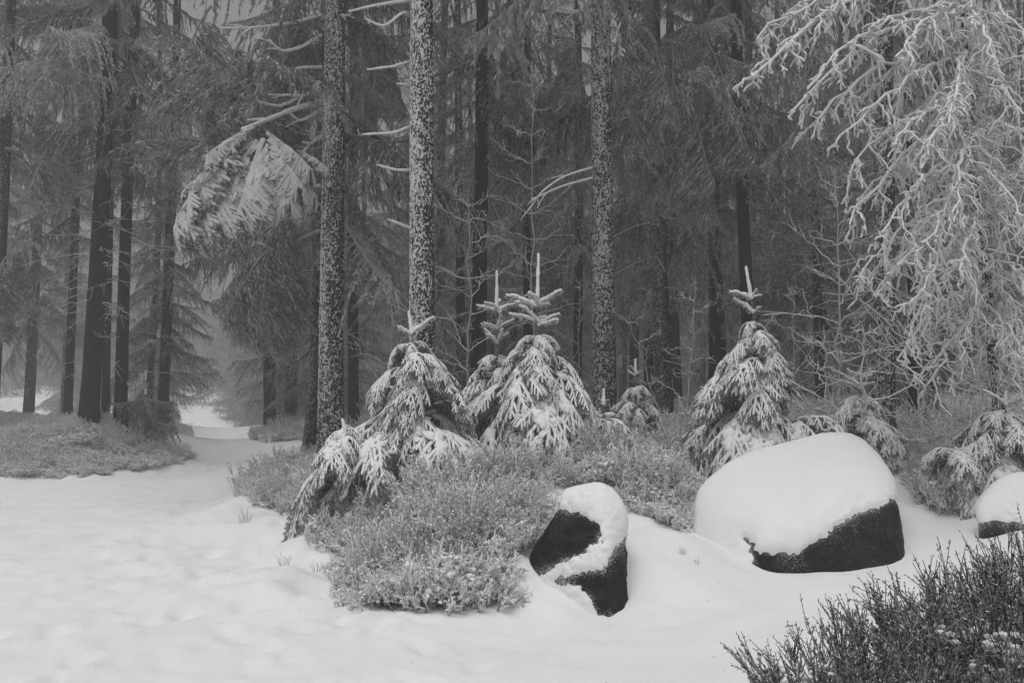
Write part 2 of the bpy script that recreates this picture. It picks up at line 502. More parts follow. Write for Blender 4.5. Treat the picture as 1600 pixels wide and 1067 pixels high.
def dead_twigs(name, seed, H, n, lmax=1.6, r0=.014, rime=.5, mat=None):
    rs = np.random.RandomState(seed); mb = MB()
    for i in range(n):
        z = H * rs.rand(); a = rs.uniform(0, 6.28); L = lmax * rs.uniform(.25, 1)
        m = 7; t = np.linspace(0, 1, m)
        up = rs.uniform(-.35, .25)
        P = np.stack([L * t, .12 * L * np.sin(t * 4 + rs.uniform(0, 6)) * t, L * (up * t - .3 * t ** 2 + rs.uniform(0, .35) * t ** 3)], -1) @ rotz(a).T + [0, 0, z]
        P[1:-1] += rs.normal(0, .02, (m - 2, 3))
        tube(mb, P, r0 * (1 - .75 * t), 3, rime + rs.uniform(-.2, .2), cap=False)
        for k in range(rs.randint(2, 6)):
            j = rs.randint(2, m - 1); l2 = L * rs.uniform(.12, .35)
            d = unit(P[j] - P[j - 1] + rs.normal(0, .12, 3) * 1.2 + [0, 0, -.04])
            Q = P[j] + np.outer(np.linspace(0, l2, 4), d) + np.outer(np.linspace(0, 1, 4) ** 2, [0, 0, -.12 * l2])
            tube(mb, Q, r0 * .5 * (1 - .6 * np.linspace(0, 1, 4)), 3, rime, cap=False)
    return mb.mesh(name, mat or M_TWIG, smooth=False)
TWIGS = [dead_twigs("dead_twigs_a", 31, 7, 60), dead_twigs("dead_twigs_b", 32, 6, 46, 2.0), dead_twigs("dead_twigs_c", 33, 7, 34, 1.2)]

def trunk_mesh(name, r, H, lean, mat, seed, sides=18, rows=40, disp=0.0, flare=.35, rimeside=None, taper=.45):
    rs = np.random.RandomState(seed)
    t = np.linspace(0, 1, rows); z = t * H - .35
    if rows > 300: t = np.concatenate([np.linspace(0, 9.5 / H, rows - 40), np.linspace(9.5 / H, 1, 41)[1:]]); z = t * H - .35
    bx, by = rs.uniform(-.06, .06, 2) * H * .2
    cx = lean[0] * t * H + bx * np.sin(t * 3.1) ; cy = lean[1] * t * H + by * np.sin(t * 2.6)
    a = np.arange(sides) * 2 * math.pi / sides
    rr = r * (1 - taper * t) * (1 + flare * np.exp(-np.maximum(z, 0) / .35))
    Z, A = np.meshgrid(z, a, indexing='ij')
    nz = fbm(np.cos(A) * 1.6 + 5 * seed, np.sin(A) * 1.6, Z * .8, o=3) * .07 + np.cos(A * 5 + seed) * .07 * np.exp(-np.maximum(Z, 0) / .25)
    RRr = rr[:, None] * (1 + nz)
    if disp:
        sc = 44.0
        X0, Y0 = np.cos(A) * r, np.sin(A) * r
        d = fbm(X0 * sc, Y0 * sc, Z * sc * .6, o=3)
        RRr = RRr + disp * (sstep(-.15, .35, d) - .4)
    V = np.stack([cx[:, None] + RRr * np.cos(A), cy[:, None] + RRr * np.sin(A), Z], -1)
    ri = np.zeros_like(A)
    if rimeside is not None:
        ri = .4 * np.cos(A - rimeside) + .6 * fbm(np.cos(A) * 1.5, np.sin(A) * 1.5, Z * .7 + seed, o=3)
    if disp: ri = ri + .9 * (sstep(-.15, .35, d) - .5)
    i = np.arange(rows - 1)[:, None] * sides; j = np.arange(sides)[None]; k = (j + 1) % sides
    f = np.stack([i + j, i + k, i + sides + k, i + sides + j], -1).reshape(-1, 4)
    mb = MB(); mb.add(V.reshape(-1, 3), f, ri.ravel())
    return mb.mesh(name, mat), (lambda h: (np.interp(h + .35, t * H, cx), np.interp(h + .35, t * H, cy)))

TREES = []
LABK = {}
def spruce(px, Y, w, lab, crown=None, cz=8.0, lean=0.0, mat=None, hi=False, twigs=None, tz=1.0, cs=1.0, H=17.0, group="tall spruces of the forest", seed=None, x=None, name="spruce_tree", rime=None, base=None):
    seed = seed if seed is not None else len(TREES) + 100
    if x is None: x = (px - 800) / F * Y
    z0 = gz(x, Y)
    t = empty(name, (x, Y, z0))
    if isinstance(lab, tuple): LABK[t.name] = lab; lab = None
    tag(t, lab, "tree", group)
    r = w * Y / F / 2 if w > 1 else w
    me, cen = trunk_mesh("trunk", r, H, (lean, 0), mat or M_BARK_DARK, seed, *( (72, 600) if hi and Y < 16.5 else (20, 60)), disp=.014 if hi and Y < 16.5 else 0, rimeside=rime)
    tr = link("trunk", me, t)
    if crown is not None:
        c = CROWNS[crown % len(CROWNS)]
        cx, cy = cen(cz)
        link("crown", c, t, (cx, cy, cz), (0, 0, (seed * 2.4) % 6.28), cs)
    if twigs is not None:
        cx, cy = cen(tz + 3)
        o = link("dead_twigs", TWIGS[twigs % 3], t, (cx, cy, tz), (0, 0, (seed * 1.7) % 6.28)); o["kind"] = "stuff"
    TREES.append((t, x, Y))
    return t, cen, z0

HV, RM, MD, DK = M_BARK_HEAVY, M_BARK_RIME, M_BARK_MED, M_BARK_DARK
WEST = math.pi * 1.12
t520, c520, z520 = spruce(518, 16, 40, "rime-speckled trunk carrying two trail markers beside the path", 0, 8.2, .000, HV, True, 2, 4.5, rime=WEST, seed=1)
t655, c655, z655 = spruce(662, 13.5, 42, "thick rime-plastered trunk rising behind the leftmost big young spruce", 1, 9.5, -.003, HV, True, rime=WEST, seed=2)
t940, c940, z940 = spruce(944, 15.5, 38, "rimed trunk standing right of the tallest young spruce", 3, 8.6, -.004, RM, True, rime=math.pi * 1.3, seed=3)
t490, c490, z490 = spruce(489, 17.6, 27, "darker speckled trunk close behind the marked trunk", 3, 4.6, .001, MD, True, 0, 2, rime=WEST, seed=4)
spruce(1039, 19, 28, "speckled trunk between the rimed trunk and the dark trunk pair", 1, 5.6, -.002, MD, True, 1, 1, rime=WEST, seed=5)
spruce(1376, 14.5, 34, "speckled trunk behind the frosted saplings right of centre", 0, 6.0, .001, RM, True, 0, 1, rime=WEST, seed=6)
spruce(1178, 20, 22, "smooth dark trunk directly above the tilted young spruce tip", 2, 6.5, -.004, DK, False, 2, 1, seed=7)
spruce(1114, 22, 19, "left trunk of the dark pair", 3, 4.6, .0, DK, False, 1, 1, seed=8)
spruce(1132, 23, 17, "right trunk of the dark pair", 0, 5.0, .0, DK, False, 2, 1, seed=9)
spruce(745, 20, 25, "dark trunk between the two brightest rimed trunks", 2, 6.0, -.001, DK, False, 0, 1, seed=10)
spruce(829, 24, 14, "slim dark trunk behind the thin bare sapling", 1, 5.3, .0, DK, False, 1, 1, seed=11)
spruce(555, 24, 18, "grey trunk just right of the marked trunk", 2, 4.2, .0, DK, False, 1, 1, seed=12)
spruce(900, 27, 15, "slim grey trunk just left of the rimed central trunk", 0, 4.0, .0, DK, False, 0, 1, seed=13)
spruce(1281, 25, 15, "slim dark trunk behind the bare sapling right of the tilted young spruce", 1, 4.5, -.001, DK, False, 1, 1, seed=14)
spruce(140, 21, 29, "thickest dark trunk on the left bank", 1, 6.6, .013, DK, False, 0, 2.5, seed=15)
spruce(190, 21.5, 20, "leaning dark trunk of the fork at the left bank", 0, 6.3, .018, DK, False, 1, 1, seed=16)
spruce(167, 24.5, 13, "thin upright trunk between the two dark left trunks", 2, 7.0, .004, DK, False, 1, 1, seed=17)
spruce(46, 44, 17, "misty slim trunk near the left edge", 3, 4.5, .008, DK, False, 1, 1, seed=18)
spruce(105, 56, 15, "faint misty trunk left of the thickest dark trunk", 0, 5.5, .01, DK, False, 1, 1, seed=19)
spruce(255, 27, 17, "trunk wrapped in hanging foliage right of the leaning one", 2, 2.4, .004, DK, False, 0, .5, seed=20, cs=.8)
spruce(425, 31, 20, "misty trunk right beside the path", 1, 5.0, .002, DK, False, 2, 1, seed=21)
spruce(457, 32, 19, "second misty trunk right of the path, by the speckled pair", 0, 4.5, .0, DK, False, 1, 1, seed=22)
spruce(-12, 23, 22, "speckled trunk cut by the left edge", 2, 7.5, .0, MD, True, 2, 2, rime=WEST, seed=23)

spruce(232, 36, 12, "misty spruce with foliage down to the ground at the left rim of the path", 3, 1.2, .0, DK, False, None, 1, seed=24, cs=.8)
spruce(250, 50, 12, "faint spruce at the far left rim where the path fades", 0, 1.4, .0, DK, False, None, 1, seed=25)
spruce(442, 42, 12, "misty spruce with low foliage at the right rim of the path", 2, 1.6, .0, DK, False, None, 1, seed=26, cs=.9)
spruce(446, 58, 12, "faint spruce at the far right rim where the path fades", 3, 1.4, .0, DK, False, None, 1, seed=27, cs=.9)
spruce(1425, 17.5, 14, "frosted spruce with stacked snowy boughs behind the larch", 3, .9, .0, DK, False, None, 1, seed=28, cs=.6)
# trees further back in the mist
NAMED = [(46, "the slim misty trunk near the left edge"), (140, "the thickest left trunk"), (188, "the leaning fork"), (255, "the foliage-wrapped trunk"), (350, "the far end of the path"), (425, "the misty trunk beside the path"),
         (518, "the marked trunk"), (660, "the brightest rimed trunk"), (745, "the dark trunk behind the slim-topped spruce"), (829, "the slim dark trunk"), (944, "the rimed central trunk"), (1039, "the speckled trunk right of centre"),
         (1123, "the dark trunk pair"), (1178, "the smooth dark trunk"), (1281, "the dark trunk behind the upright sapling"), (1376, "the speckled trunk by the larch"), (1520, "the larch trunk"), (-60, "the left picture edge"), (1640, "the right picture edge")]
def far_forest():
    rs = np.random.RandomState(55)
    placed = [(x, y) for _, x, y in TREES]
    n = 0; tries = 0
    while n < 112 and tries < 9000:
        tries += 1
        y = 24 + 44 * rs.rand() ** 1.15
        hx = .6 * y + 3
        x = rs.uniform(-hx - 1, hx + 3)
        if abs(x - path_c(y)) < (2.6 + .018 * y): continue
        if x < path_c(y) and y > 30 and rs.rand() < .72: continue
        if y > 30 and 322 - 4700 / y < 800 + x / y * F < 378 + 4700 / y: continue
        if min(math.hypot(x - a, y - b) for a, b in placed) < 2.5: continue
        placed.append((x, y)); n += 1
        px = 800 + x / y * F
        side = "left of the path" if x < path_c(y) else "right of the path"
        far = y > 40
        k_ = min(range(len(NAMED)), key=lambda i: abs(NAMED[i][0] - px)); sd_ = "left" if px < NAMED[k_][0] else "right"
        lab = (abs(px - NAMED[k_][0]), far, sd_, k_)
        cz_ = rs.choice([1.0, 2.5, 4.0, 5.0]) if (abs(x - path_c(y)) > 6 or rs.rand() < .5) else 1.2
        if x < path_c(y) and y < 60: cz_ = 5.5 + cz_ * .4
        spruce(0, y, rs.uniform(.12, .2), lab, rs.randint(4), cz_, rs.normal(0, .006), DK, False, rs.randint(3) if rs.rand() < .6 else None, 1,
               cs=rs.uniform(.85, 1.2), x=x, group=("faint far spruces " if far else "misty spruces ") + side, seed=300 + n)
    mine = [t for t, _, _ in TREES if not isinstance(t.get("label"), str)]
    cls = {}
    for t in mine: v = LABK[t.name]; cls.setdefault(v[1:], []).append((v[0], t))
    for (far, sd_, k_), L in cls.items():
        for i, (_, t) in enumerate(sorted(L, key=lambda q: q[0])):
            o_ = ["first", "second", "third", "fourth", "fifth", "sixth", "seventh", "eighth", "ninth", "tenth", "eleventh", "twelfth", "thirteenth", "fourteenth", "fifteenth", "sixteenth"][min(i, 15)]
            t["label"] = ("faint far spruce, " if far else "grey misty spruce, ") + o_ + " to the " + sd_ + " of " + NAMED[k_][1]
far_forest()

# ------------------------------------------------------------------ haze
def haze():
    mb = MB()
    a, b, z0, z1 = -145, 145, -2.5, 24.0
    V = [(x, y, z) for z in (z0, z1) for y in (a, b) for x in (a, b)]
    f = [(2, 3, 1, 0), (5, 7, 6, 4), (1, 5, 4, 0), (6, 7, 3, 2), (4, 6, 2, 0), (3, 7, 5, 1)]
    mb.add(V, f)
    m = bpy.data.materials.new("mist"); m.use_nodes = True
    nt = m.node_tree; nt.nodes.clear()
    o = nt.nodes.new("ShaderNodeOutputMaterial"); v = nt.nodes.new("ShaderNodeVolumePrincipled")
    v.inputs["Color"].default_value = (.93, .93, .93, 1)
    v.inputs["Density"].default_value = FOG
    v.inputs["Anisotropy"].default_value = .2
    nt.links.new(v.outputs[0], o.inputs["Volume"])
    ob = link("haze", mb.mesh("haze", m, smooth=False))
    tag(ob, "thin winter mist filling the whole forest", None, None, "stuff")
haze()
#NEXT
# ------------------------------------------------------------------ boulders
import bmesh
def poly_sd(px, py, poly):
    """signed distance in pixels, positive inside"""
    px = np.asarray(px, float); py = np.asarray(py, float)
    P = np.asarray(poly, float); Q = np.roll(P, -1, 0)
    d = np.full(px.shape, 1e9); ins = np.zeros(px.shape, bool)
    for (ax, ay), (bx, by) in zip(P, Q):
        ex, ey = bx - ax, by - ay
        t = np.clip(((px - ax) * ex + (py - ay) * ey) / (ex * ex + ey * ey), 0, 1)
        d = np.minimum(d, np.hypot(px - ax - t * ex, py - ay - t * ey))
        c = ((ay > py) != (by > py)) & (px < ex * (py - ay) / (ey if ey else 1e-9) + ax)
        ins ^= c
    return np.where(ins, d, -d)
def proj(V):
    V = np.asarray(V, float); x, y, z = V[..., 0], V[..., 1], V[..., 2] - EYE
    fw = y * CT + z * ST; up = -y * ST + z * CT
    return 800 + F * x / fw, 533.5 - F * up / fw

def rock(name, lab, hull, dark, sub=5, sharp=30, snow_t=.06, amp=.03, nsc=3.0, seed=0, snow_nz=.25):
    pts = [W(a, b, c) for a, b, c in hull]
    zmin = min(p[2] for p in pts)
    base = [p - np.array([0, 0, .25]) for p in pts if p[2] < zmin + .35]
    bm = bmesh.new()
    for p in pts + base: bm.verts.new(p)
    bmesh.ops.convex_hull(bm, input=bm.verts[:])
    cen = np.mean([np.array(v.co) for v in bm.verts], 0)
    bm.normal_update()
    nn, dd = [], []
    for f in bm.faces:
        n = np.array(f.normal); d = np.dot(np.array(f.verts[0].co) - cen, n)
        if d < 0: n, d = -n, -d
        if d > 1e-3: nn.append(n); dd.append(d)
    bm.free()
    nn, dd = np.array(nn), np.array(dd)
    bm = bmesh.new(); bmesh.ops.create_icosphere(bm, subdivisions=sub, radius=1)
    D = np.array([v.co[:] for v in bm.verts]); f = np.array([[v.index for v in q.verts] for q in bm.faces]); bm.free()
    D = unit(D)
    k = np.maximum(D @ nn.T / dd[None], 0)
    r = (k ** sharp).sum(1) ** (-1 / sharp)
    V0 = cen + D * r[:, None]
    # dominant facet normal for the snow decision
    wgt = k ** 8; nrm = unit(wgt @ nn)
    n1 = fbm(V0[:, 0] * nsc + seed, V0[:, 1] * nsc, V0[:, 2] * nsc, o=5, g=.55); n1 = n1 - .9 * np.abs(fbm(V0[:, 0] * nsc * .8 - seed, V0[:, 1] * nsc * .8, V0[:, 2] * nsc * 1.3, o=3)) + .2
    V = V0 + nrm * (amp * n1)[:, None]
    root = empty(name, (cen[0], cen[1], gz(cen[0], cen[1])))
    loc = np.array(root.location)
    tag(root, lab, "boulder", "snow-capped boulders")
    px, py = proj(V0)
    sd = poly_sd(px, py, dark[0])
    for dk in dark[1:]: sd = np.maximum(sd, poly_sd(px, py, dk))
    edge = 6.0 * fbm(V0[:, 0] * 9, V0[:, 1] * 9, V0[:, 2] * 9 + seed, o=3) + 4.5 * vnoise(V0[:, 0] * 38, V0[:, 1] * 38, V0[:, 2] * 38)
    front = nrm[:, 1] < .55
    m = np.where(front, sstep(2, -6, sd + edge), sstep(-.1, snow_nz, nrm[:, 2] + .1 * n1))
    m2 = np.where(front, sstep(4, -34, sd + edge), m)
    m = .45 * m + .55 * m2
    mb = MB(); mb.add(V - loc, f, np.where(front, np.exp(-np.maximum(sd, 0) / 7.0), .2))
    link("rock", mb.mesh("rock", M_ROCK), root)
    thick = -.02 + (snow_t + .02) * m
    thick = thick + .02 * np.maximum(nrm[:, 2], 0) * m
    nz = .45 * n1 * amp + .012 * m * fbm(V0[:, 0] * 5, V0[:, 1] * 5, V0[:, 2] * 5, o=3)
    S = V0 + nrm * (thick + nz + (.006 * m + .012 * m * (1 - m) * 4) * fbm(V0[:, 0] * 30, V0[:, 1] * 30, V0[:, 2] * 30, o=4, g=.7))[:, None]
    S = S + np.array([0, 0, 1.0]) * (.02 * m * np.maximum(nrm[:, 2], 0))[:, None]
    keep = m[f].max(1) > .1
    mb = MB(); mb.add(S - loc, f[keep], .5)
    link("snow_cap", mb.mesh("snow_cap", M_CAP), root)
    return root

rock("boulder", "pointed dark boulder with a band of snow across its face",
     [(955,962,7.62),(983,930,7.8),(922,930,7.74),(895,912,7.85),(818,902,8.3),(824,872,8.45),(866,800,8.25),(884,772,8.3),(912,764,8.35),(940,764,8.3),(962,780,8.25),(975,805,8.15),
      (980,870,8.0),(950,845,7.86),(942,812,7.95),(850,880,9.0),(975,880,8.9),(900,790,8.8),(955,790,8.8),(948,900,7.72)],
     [[(850,790),(880,800),(908,806),(940,820),(934,848),(905,866),(866,878),(825,908),(795,900)],
      [(985,835),(958,866),(942,893),(915,898),(880,906),(905,915),(928,935),(935,960),(975,960),(1000,930),(995,850)]],
     sub=6, seed=3, snow_t=.04, amp=.035, nsc=5)
rock("boulder", "largest boulder, low and wide under a thick smooth dome of snow",
     [(1085,830,10.1),(1092,775,10.4),(1130,735,10.6),(1190,712,10.8),(1290,686,10.9),(1335,688,10.8),(1372,718,10.6),(1400,765,10.2),(1420,830,9.8),(1420,878,9.5),(1404,790,9.65),
      (1186,896,9.2),(1240,904,9.12),(1320,902,9.12),(1400,888,9.3),(1182,850,9.3),(1262,858,9.2),(1330,806,9.45),(1110,868,9.8),(1120,850,11.6),(1380,850,11.6),(1200,740,11.6),(1330,720,11.5)],
     [[(1166,842),(1190,862),(1205,866),(1250,864),(1290,838),(1325,811),(1370,790),(1405,780),(1414,800),(1426,850),(1424,888),(1380,900),(1320,912),(1240,915),(1195,905),(1178,878)]],
     sub=6, seed=8, snow_t=.075, amp=.045, nsc=2.2)
rock("boulder", "small snow-domed boulder at the right edge",
     [(1524,838,9.8),(1526,800,9.9),(1560,760,10.1),(1620,742,10.2),(1690,760,10.2),(1710,830,9.9),(1600,852,9.55),(1540,848,9.6),(1660,850,9.6),(1560,800,10.8),(1680,800,10.8)],
     [[(1530,822),(1560,818),(1600,820),(1640,826),(1640,870),(1530,870)]],
     sub=5, seed=12, snow_t=.06, amp=.03, nsc=3)

# ------------------------------------------------------------------ young snow-laden spruces
def blob(mb, c, r, rime=.9, mi=0, flat=.6, seed=0, seg=7, rings=5):
    th = np.linspace(.001, math.pi - .001, rings); ph = np.arange(seg) * 2 * math.pi / seg
    T, P_ = np.meshgrid(th, ph, indexing='ij')
    k0 = R.uniform(0, 99); cx_, cy_, cz_ = np.sin(T) * np.cos(P_), np.sin(T) * np.sin(P_), np.cos(T)
    n = 1 + .75 * vnoise(cx_ * 1.7 + k0, cy_ * 1.7, cz_ * 1.7) + .2 * vnoise(cx_ * 5 + k0, cy_ * 5, cz_ * 5)
    n[0] = 1; n[-1] = 1
    V = np.stack([np.sin(T) * np.cos(P_) * n, np.sin(T) * np.sin(P_) * n, np.cos(T) * flat], -1) * r + np.asarray(c)
    i = np.arange(rings - 1)[:, None] * seg; j = np.arange(seg)[None]; k = (j + 1) % seg
    f = np.stack([i + j, i + seg + j, i + seg + k, i + k], -1).reshape(-1, 4)
    mb.add(V.reshape(-1, 3), f, rime, mi)

def needles_along(mb, P, per_m, ln, wd, rime, mi=1, down=.5):
    seg = np.linalg.norm(np.diff(P, axis=0), axis=1); tot = seg.sum(); n = max(4, int(tot * per_m))
    cum = np.concatenate([[0], np.cumsum(seg)]) / tot
    u = R.uniform(0, 1, n)
    base = np.stack([np.interp(u, cum, P[:, c]) for c in range(3)], -1)
    T = unit(np.gradient(P, axis=0)); tt = np.stack([np.interp(u, cum, T[:, c]) for c in range(3)], -1)
    d = tt * .8 + R.normal(0, .55, (n, 3)); d[:, 2] -= down
    kites(mb, base, d, ln * R.uniform(.6, 1.3, n), wd, rime + R.normal(0, .12, n), mi, cross=False)

def young_bough(seed, kind):
    global R
    keep = R; R = np.random.RandomState(seed)
    mb = MB()
    L, rise, dr, latn, latl, r0 = {
        'stub': (.34, .05, .0, 0, 0, .026),
        'mid': (.55, .25, .55, 5, .26, .026),
        'low': (.95, .18, .52, 9, .42, .028),
        'hang': (.95, .12, 1.15, 9, .40, .030),
        'big': (1.25, .0, .1, 19, .34, .040)}[kind]
    n = 10; t = np.linspace(0, 1, n)
    P = np.stack([L * (t - .12 * t ** 3), .05 * L * np.sin(3 * t + R.uniform(0, 6)), L * (rise * np.sin(t * 2.2) - dr * t ** 2.2)], -1)
    P[1:] += R.normal(0, .006, (n - 1, 3))
    def clad(C, r, tip=.55, sides=6, nd=170):
        m = len(C); s = np.linspace(0, 1, m)
        rr = r * (1 - (1 - tip) * s)
        tube(mb, C + [0, 0, r * .25], rr, sides, .9, 0, lump=.2, flat=.85)
        needles_along(mb, C, nd, .062, .013, .36 if kind != 'stub' else .6, 1, .75)
    clad(P, r0 * (1.25 if kind in ('low', 'hang') else 1), .6)
    for i in range(latn):
        q = .16 + .74 * i / max(1, latn - 1)
        for side in (-1, 1):
            qq = min(.97, q + R.uniform(-.04, .04))
            p0 = np.array([np.interp(qq, t, P[:, c]) for c in range(3)]); k = int(qq * (n - 2))
            T = unit(P[k + 1] - P[k])
            ll = latl * (math.sin(math.pi * (.2 + .75 * (1 - qq))) ** .8) * R.uniform(.75, 1.15)
            m = 7; s = np.linspace(0, 1, m)
            a = rad(R.uniform(35, 55))
            out = unit(T * math.cos(a) + np.array([0, side, 0]) * math.sin(a))
            hang = R.uniform(.45, .95) * (1.35 if kind == 'hang' else 1)
            C = p0 + np.outer(s * ll, out) + np.outer(-hang * ll * s ** 1.8, [0, 0, 1])
            clad(C, r0 * .82, .55, 5)
            if ll > .17:
                for j in range(int(ll / .085)):
                    for sd in (-1, 1):
                        u = .25 + .65 * (j + .5) / max(1, int(ll / .085)) + R.uniform(-.06, .06)
                        p1 = np.array([np.interp(u, s, C[:, c]) for c in range(3)]); T2 = unit(C[min(m - 1, int(u * m) + 1)] - C[max(0, int(u * m) - 1)])
                        S2 = unit(np.cross(T2, [0, 0, 1]))
                        o2 = unit(T2 + S2 * sd * .9)
                        l2 = R.uniform(.07, .14) * (1.15 - .5 * u)
                        s2 = np.linspace(0, 1, 4)
                        C2 = p1 + np.outer(s2 * l2, o2) + np.outer(-.6 * l2 * s2 ** 1.6, [0, 0, 1])
                        clad(C2, r0 * .58, .6, 5, 150)
    if latn > 5:
        for j in range(int(12 * L) + 3):
            u = R.uniform(.02, .8); b0 = np.array([np.interp(u, t, P[:, c]) for c in range(3)]); o_ = R.normal(0, .28) * latl * (1 - .5 * u)
            k0 = mb.n; blob(mb, [0, 0, 0], R.uniform(.03, .07) * (L / .95) ** .5, .9, 0, .5, seg=10, rings=7)
            sl_ = math.atan2(P[min(n - 1, int(u * n) + 1), 2] - P[int(u * n), 2], .1 * L)
            V_ = mb.v[-1].copy(); V_[:, 0] *= 1.3
            mb.v[-1] = (V_ @ roty(-sl_).T + b0 + [abs(o_) * .4, o_, .012 - abs(o_) * .55]).astype(np.float32)
    # needle curtain below the bough
    if latn:
        nk = int(420 * L)
        u = R.uniform(.1, .95, nk); b = np.stack([np.interp(u, t, P[:, c]) for c in range(3)], -1)
        wv = latl * .75 * np.sin(math.pi * (.15 + .75 * (1 - u)))
        off = R.uniform(-1, 1, nk) * wv
        b[:, 1] += off; b[:, 0] += np.abs(off) * .5; b[:, 2] -= np.abs(off) * .75 + R.uniform(.01, .07, nk)
        kites(mb, b, np.stack([R.normal(.3, .4, nk), R.normal(0, .4, nk), -R.uniform(.6, 1.4, nk)], -1), R.uniform(.05, .11, nk), .02, .25 + R.normal(0, .1, nk), 1, cross=False)
    arr = mb.arrays(); me = mb.mesh("spruce_bough_" + kind, [M_SNOW, M_FOLN])
    R = keep
    return arr, me
YB = {k: [young_bough(700 + 10 * i + j, k) for j in range(3)] for i, k in enumerate(['stub', 'mid', 'low', 'hang', 'big'])}

def young_spruce(px, Y, H, Lmax, lab, seed, lean=(0, 0), whorls=None, lead=.3, dark=False, zoff=0.0, stem_from=0.0, bias=None, thick=1.0):
    rs = np.random.RandomState(seed)
    x = (px - 800) / F * Y
    root = empty("young_spruce", (x, Y, gz(x, Y) + zoff))
    tag(root, lab, "young spruce", "young spruces bent under snow")
    t = np.linspace(0, 1, 16)
    C = np.stack([lean[0] * t ** 2 * H, lean[1] * t ** 2 * H, t * H * (1 - lead)], -1)
    C[0, 2] = -.1
    mb = MB(); tube(mb, C, .028 * (1 - .6 * t) * (H / 2.2) ** .5, 7, .15, 0, lump=.12)
    link("trunk", mb.mesh("trunk", [M_TWIG]), root)
    # leader shoot
    T = unit(C[-1] - C[-3]); T = unit(T + np.array([lean[0] * .8, 0, 0]))
    s = np.linspace(0, 1, 9)
    Q = C[-1] + np.outer(s * lead * H, T)
    mb = MB(); tube(mb, Q, (.026 - .01 * s) * thick, 7, .9, 0, lump=.3); needles_along(mb, Q, 260, .03, .01, .7, 1, 0)
    link("leader_shoot", mb.mesh("leader_shoot", [M_SNOW, M_FOLN]), root)
    whorls = whorls or [(.0, 'stub', 4, 1), (.14, 'stub', 4, .9), (.30, 'mid', 5, .9), (.42, 'mid', 5, 1.1), (.55, 'low', 6, .8), (.70, 'low', 6, 1), (.84, 'hang', 6, 1.)]
    for (q, kind, n, sc) in whorls:
        zz = (1 - q)
        p = np.array([np.interp(zz, t, C[:, c]) for c in range(3)])
        a0 = rs.uniform(0, 6.28)
        for i in range(n):
            if kind in ('low', 'hang') and rs.rand() < .1: continue
            a = a0 + i * 2 * math.pi / n + rs.normal(0, .25)
            arr, me = YB[kind][rs.randint(3)]
            if dark: me = DKM[rs.randint(2)]
            s_ = sc * rs.uniform(.68, 1.18) * (Lmax / .85 if kind in ('low', 'hang') else (Lmax / .85) ** .6)
            if bias is not None: s_ *= 1 + .25 * math.cos(a - bias)
            tilt = {'stub': -rs.uniform(.0, .6), 'mid': rs.uniform(-.1, .25), 'low': rs.uniform(-.08, .42), 'hang': rs.uniform(-.05, .45)}[kind]
            o = link("bough", me, root, tuple(p + [0, 0, rs.uniform(-.03, .03)]))
            o.rotation_euler = (Matrix.Rotation(a, 3, 'Z') @ Matrix.Rotation(tilt, 3, 'Y') @ Matrix.Rotation(rs.normal(0, .12), 3, 'X')).to_euler()
            o.scale = (s_, s_, s_)
    return root
YS = young_spruce
DKM = []
for _s in (97, 98):
    _m = MB(); _m.merge(bough_arr(_s, .85, 1.6, .8, .012, .08, .30, .7, .6)); DKM.append(_m.mesh("misty_bough", [M_FOL], smooth=False))
YS(657, 11.6, 2.15, .95, "wide young spruce drooping in front of the brightest rimed trunk", 1, (-.05, 0), lead=.12,
   whorls=[(0, 'stub', 4, .9), (.08, 'low', 5, .32), (.15, 'low', 6, .45), (.23, 'low', 7, .58), (.32, 'low', 7, .7), (.42, 'low', 7, .82), (.53, 'low', 7, .95), (.65, 'low', 8, 1.05), (.78, 'hang', 8, 1.1)])
YS(776, 13.2, 2.6, .8, "slim-topped young spruce standing left of the tallest one", 2, (0, 0), lead=.21,
   whorls=[(0, 'stub', 5, 1.2), (.12, 'stub', 5, 1.), (.22, 'stub', 5, .9), (.32, 'low', 5, .45), (.40, 'low', 6, .65), (.5, 'low', 7, .85), (.62, 'low', 7, 1.0), (.76, 'hang', 7, 1.0), (.88, 'low', 6, 1.0)])
YS(838, 12.3, 2.62, .95, "tallest young spruce with a long frosted upright leader", 3, (.006, 0), lead=.25,
   whorls=[(0, 'stub', 5, 1.35), (.12, 'stub', 5, 1.1), (.21, 'low', 5, .32), (.29, 'low', 6, .45), (.37, 'low', 7, .62), (.46, 'low', 7, .8), (.56, 'low', 8, .95), (.67, 'low', 8, 1.1), (.79, 'hang', 8, 1.1), (.9, 'low', 6, 1.1)])
YS(556, 11.4, 1.15, .75, "small young spruce bowed down at the left end of the mound", 4, (-.1, 0), lead=.12,
   whorls=[(0, 'low', 5, .55), (.12, 'low', 6, .7), (.35, 'hang', 6, .85), (.6, 'hang', 6, .9)])
YS(943, 12.2, .95, .5, "lowest round young spruce right below the rimed central trunk", 5, (0, 0), lead=.2,
   whorls=[(0, 'stub', 4, .5), (.25, 'low', 6, .8), (.5, 'hang', 6, .9)])
YS(993, 13.8, 1.35, .55, "little open young spruce on the bank just left of the slim speckled trunk", 6, (0, 0), lead=.16,
   whorls=[(0, 'stub', 4, .7), (.2, 'mid', 5, .6), (.4, 'low', 6, .7), (.65, 'hang', 6, .8)])
YS(1192, 12.0, 2.6, .74, "tilted-tip young spruce with bare dark stem showing, left of the large boulder", 7, (-.05, 0), lead=.15,
   whorls=[(0, 'stub', 4, .9), (.08, 'stub', 4, .8), (.15, 'low', 4, .25), (.22, 'low', 6, .42), (.29, 'low', 7, .6), (.37, 'low', 8, .8), (.46, 'low', 7, .9), (.66, 'low', 8, .95), (.76, 'low', 8, 1.1), (.87, 'hang', 7, 1.15)], bias=math.pi)
